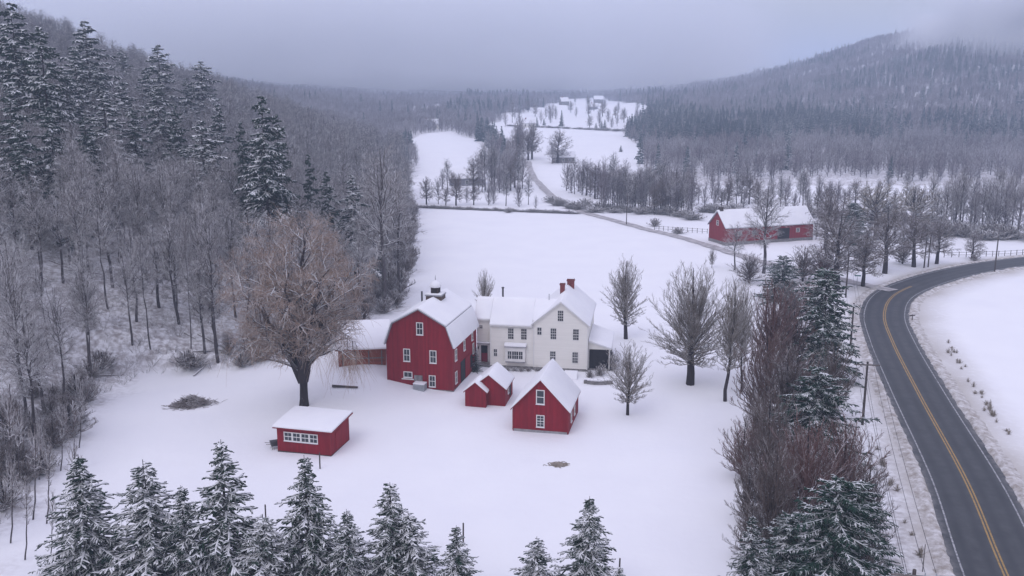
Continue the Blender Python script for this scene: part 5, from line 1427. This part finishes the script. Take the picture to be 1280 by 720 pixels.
forest('valley_trees', np.array(SMALL[6:]), 0.96, 'rows of small bare trees across the far valley floor', 203, 1.0, BELTCOL, 6)
F1, _ = scatter(103, 380, 830, 5.8); F1 = F1[~((F1[:, 0] < -30) & (F1[:, 1] < 440))]
F2, _ = scatter(104, 830, 1540, 6.0)
F3, _ = scatter(105, 1540, 2700, 14.0)
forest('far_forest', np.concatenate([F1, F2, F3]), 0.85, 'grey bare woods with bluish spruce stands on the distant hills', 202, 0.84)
print('forest points', len(REST), len(LP), len(F1), len(F2), len(F3), 'near bare', n_bare)

# twiggy undergrowth of the near wood, countless stems
def undergrowth():
    rng = np.random.default_rng(301)
    n = 5200; Y = 66 + 250*rng.random(n)**1.2; d = 1.5 + 75*rng.random(n)**1.3; X = tree_line(Y) - d
    px = 640 + FOCAL*X/depth(X, Y, terrain(X, Y)); ok = (px > -40) & (px < 640) & ~((X > -28) & (Y < 131)); X, Y = X[ok], Y[ok]; n = len(X)
    Z = terrain(X, Y) - 0.1; g = Geo()
    # every point carries a handful of bent stems
    m = 7; a = rng.random((n, m))*6.283; L = (0.6 + 1.5*rng.random((n, 1)))*(0.6 + 0.7*rng.random((n, m))); t = 0.25 + 0.7*rng.random((n, m))
    b = np.stack([X, Y, Z], -1)[:, None] + np.stack([np.cos(a)*0.25, np.sin(a)*0.25, 0*a], -1)
    d = np.stack([np.cos(a)*np.sin(t), np.sin(a)*np.sin(t), np.cos(t)], -1)
    s = np.linspace(0, 1, 3)
    P = (b[:, :, None] + d[:, :, None]*(L[..., None]*s)[..., None]).reshape(-1, 3, 3); P[:, 1:] += rng.normal(size=(len(P), 2, 3))*0.08
    R = np.tile([0.022, 0.016, 0.008], (len(P), 1)); g.add(P, R, 3, 0)
    P2, R2 = spawn(rng, P, R, 2, 0.3, 0.95, 45, L.reshape(-1)*0.5, 2, 0.1, 0.0, 0.012, 0.008); g.add(P2, R2, 3, 0)
    # fallen trunks and boughs
    k = 160; i = rng.integers(0, n, k); an = rng.normal(size=k)*0.7 + 0.2; L = 2 + 4*rng.random(k)
    c0 = np.stack([X[i], Y[i], Z[i] + 0.3], -1); dv = np.stack([np.cos(an), np.sin(an), 0*an], -1)*L[:, None]/2
    q = np.stack([c0 - dv, c0 + dv], 1); q[:, :, 2] = terrain(q[:, :, 0], q[:, :, 1]) + 0.12; g.add(q, np.tile([0.12, 0.06], (k, 1)), 5, 0)
    o = link('undergrowth', g.mesh('undergrowth', [M['twig']])); tag(o, 'tangle of snow-dusted stems on the floor of the hillside wood', 'undergrowth', kind='stuff')
undergrowth()

# ------------------------------------------------------------------ air
def haze(density=0.00045):
    m = bpy.data.materials.new('winter_haze'); m.use_nodes = True; nt = m.node_tree; nt.nodes.clear()
    out = nt.nodes.new('ShaderNodeOutputMaterial'); v = nt.nodes.new('ShaderNodeVolumePrincipled')
    v.inputs['Density'].default_value = density; v.inputs['Color'].default_value = (0.68, 0.80, 1.0, 1); v.inputs['Anisotropy'].default_value = 0.0
    nt.links.new(v.outputs[0], out.inputs['Volume'])
    o = MB().box(-1600, 2700, -120, 4600, -4, 210).obj('haze', m)
    tag(o, 'pale cold winter haze filling the valley', 'haze', kind='stuff')
haze()

def low_cloud(name, label, box, dens, z0, z1, nscale, seed, thr, stretch=(1, 1, 1.6), ends=0.3):
    """a bank of cloud lying on the hills: uneven density, thinning downwards"""
    m = bpy.data.materials.new(name); m.use_nodes = True; nt = m.node_tree; nt.nodes.clear()
    out = nt.nodes.new('ShaderNodeOutputMaterial'); v = nt.nodes.new('ShaderNodeVolumePrincipled')
    g = nt.nodes.new('ShaderNodeNewGeometry'); sp = nt.nodes.new('ShaderNodeSeparateXYZ'); nt.links.new(g.outputs['Position'], sp.inputs[0])
    n = nt.nodes.new('ShaderNodeTexNoise'); n.inputs['Scale'].default_value = nscale; n.inputs['Detail'].default_value = 3
    mp = nt.nodes.new('ShaderNodeMapping'); mp.inputs['Location'].default_value = (seed, seed*2, 0); mp.inputs['Scale'].default_value = stretch
    nt.links.new(g.outputs['Position'], mp.inputs[0]); nt.links.new(mp.outputs[0], n.inputs['Vector'])
    lift = math_node(nt, 'MULTIPLY_ADD', n.outputs[0], 60.0, -30.0)
    hz = ramp(nt, math_node(nt, 'ADD', sp.outputs[2], lift), z0, z1)
    puff = ramp(nt, n.outputs[0], thr, thr + 0.3)
    # fade towards the ends of the bank
    x0, x1, y0, y1, b0, b1 = box
    fx = math_node(nt, 'MULTIPLY', ramp(nt, sp.outputs[0], x0, x0 + ends*(x1-x0)), ramp(nt, sp.outputs[0], x1, x1 - ends*(x1-x0)))
    fy = math_node(nt, 'MULTIPLY', ramp(nt, sp.outputs[1], y0, y0 + 0.25*(y1-y0)), ramp(nt, sp.outputs[2], b1, b1 - 0.25*(b1-b0)))
    d = math_node(nt, 'MULTIPLY', math_node(nt, 'MULTIPLY', hz, puff), math_node(nt, 'MULTIPLY', math_node(nt, 'MULTIPLY', fx, fy), dens))
    nt.links.new(d, v.inputs['Density']); v.inputs['Color'].default_value = (0.97, 0.98, 1.0, 1)
    nt.links.new(v.outputs[0], out.inputs['Volume'])
    o = MB().box(*box).obj(name, m); tag(o, label, 'cloud', kind='stuff')
    return o
low_cloud('low_cloud', 'low cloud lying over the far end of the valley', (-1100, 470, 1250, 3500, 10, 205), 0.05, 18, 62, 0.004, 3.0, 0.2)
low_cloud('low_cloud', 'wisps of low cloud drifting over the right hand peak', (490, 1300, 780, 1260, 30, 165), 0.2, 48, 95, 0.008, 9.0, 0.42, ends=0.12)
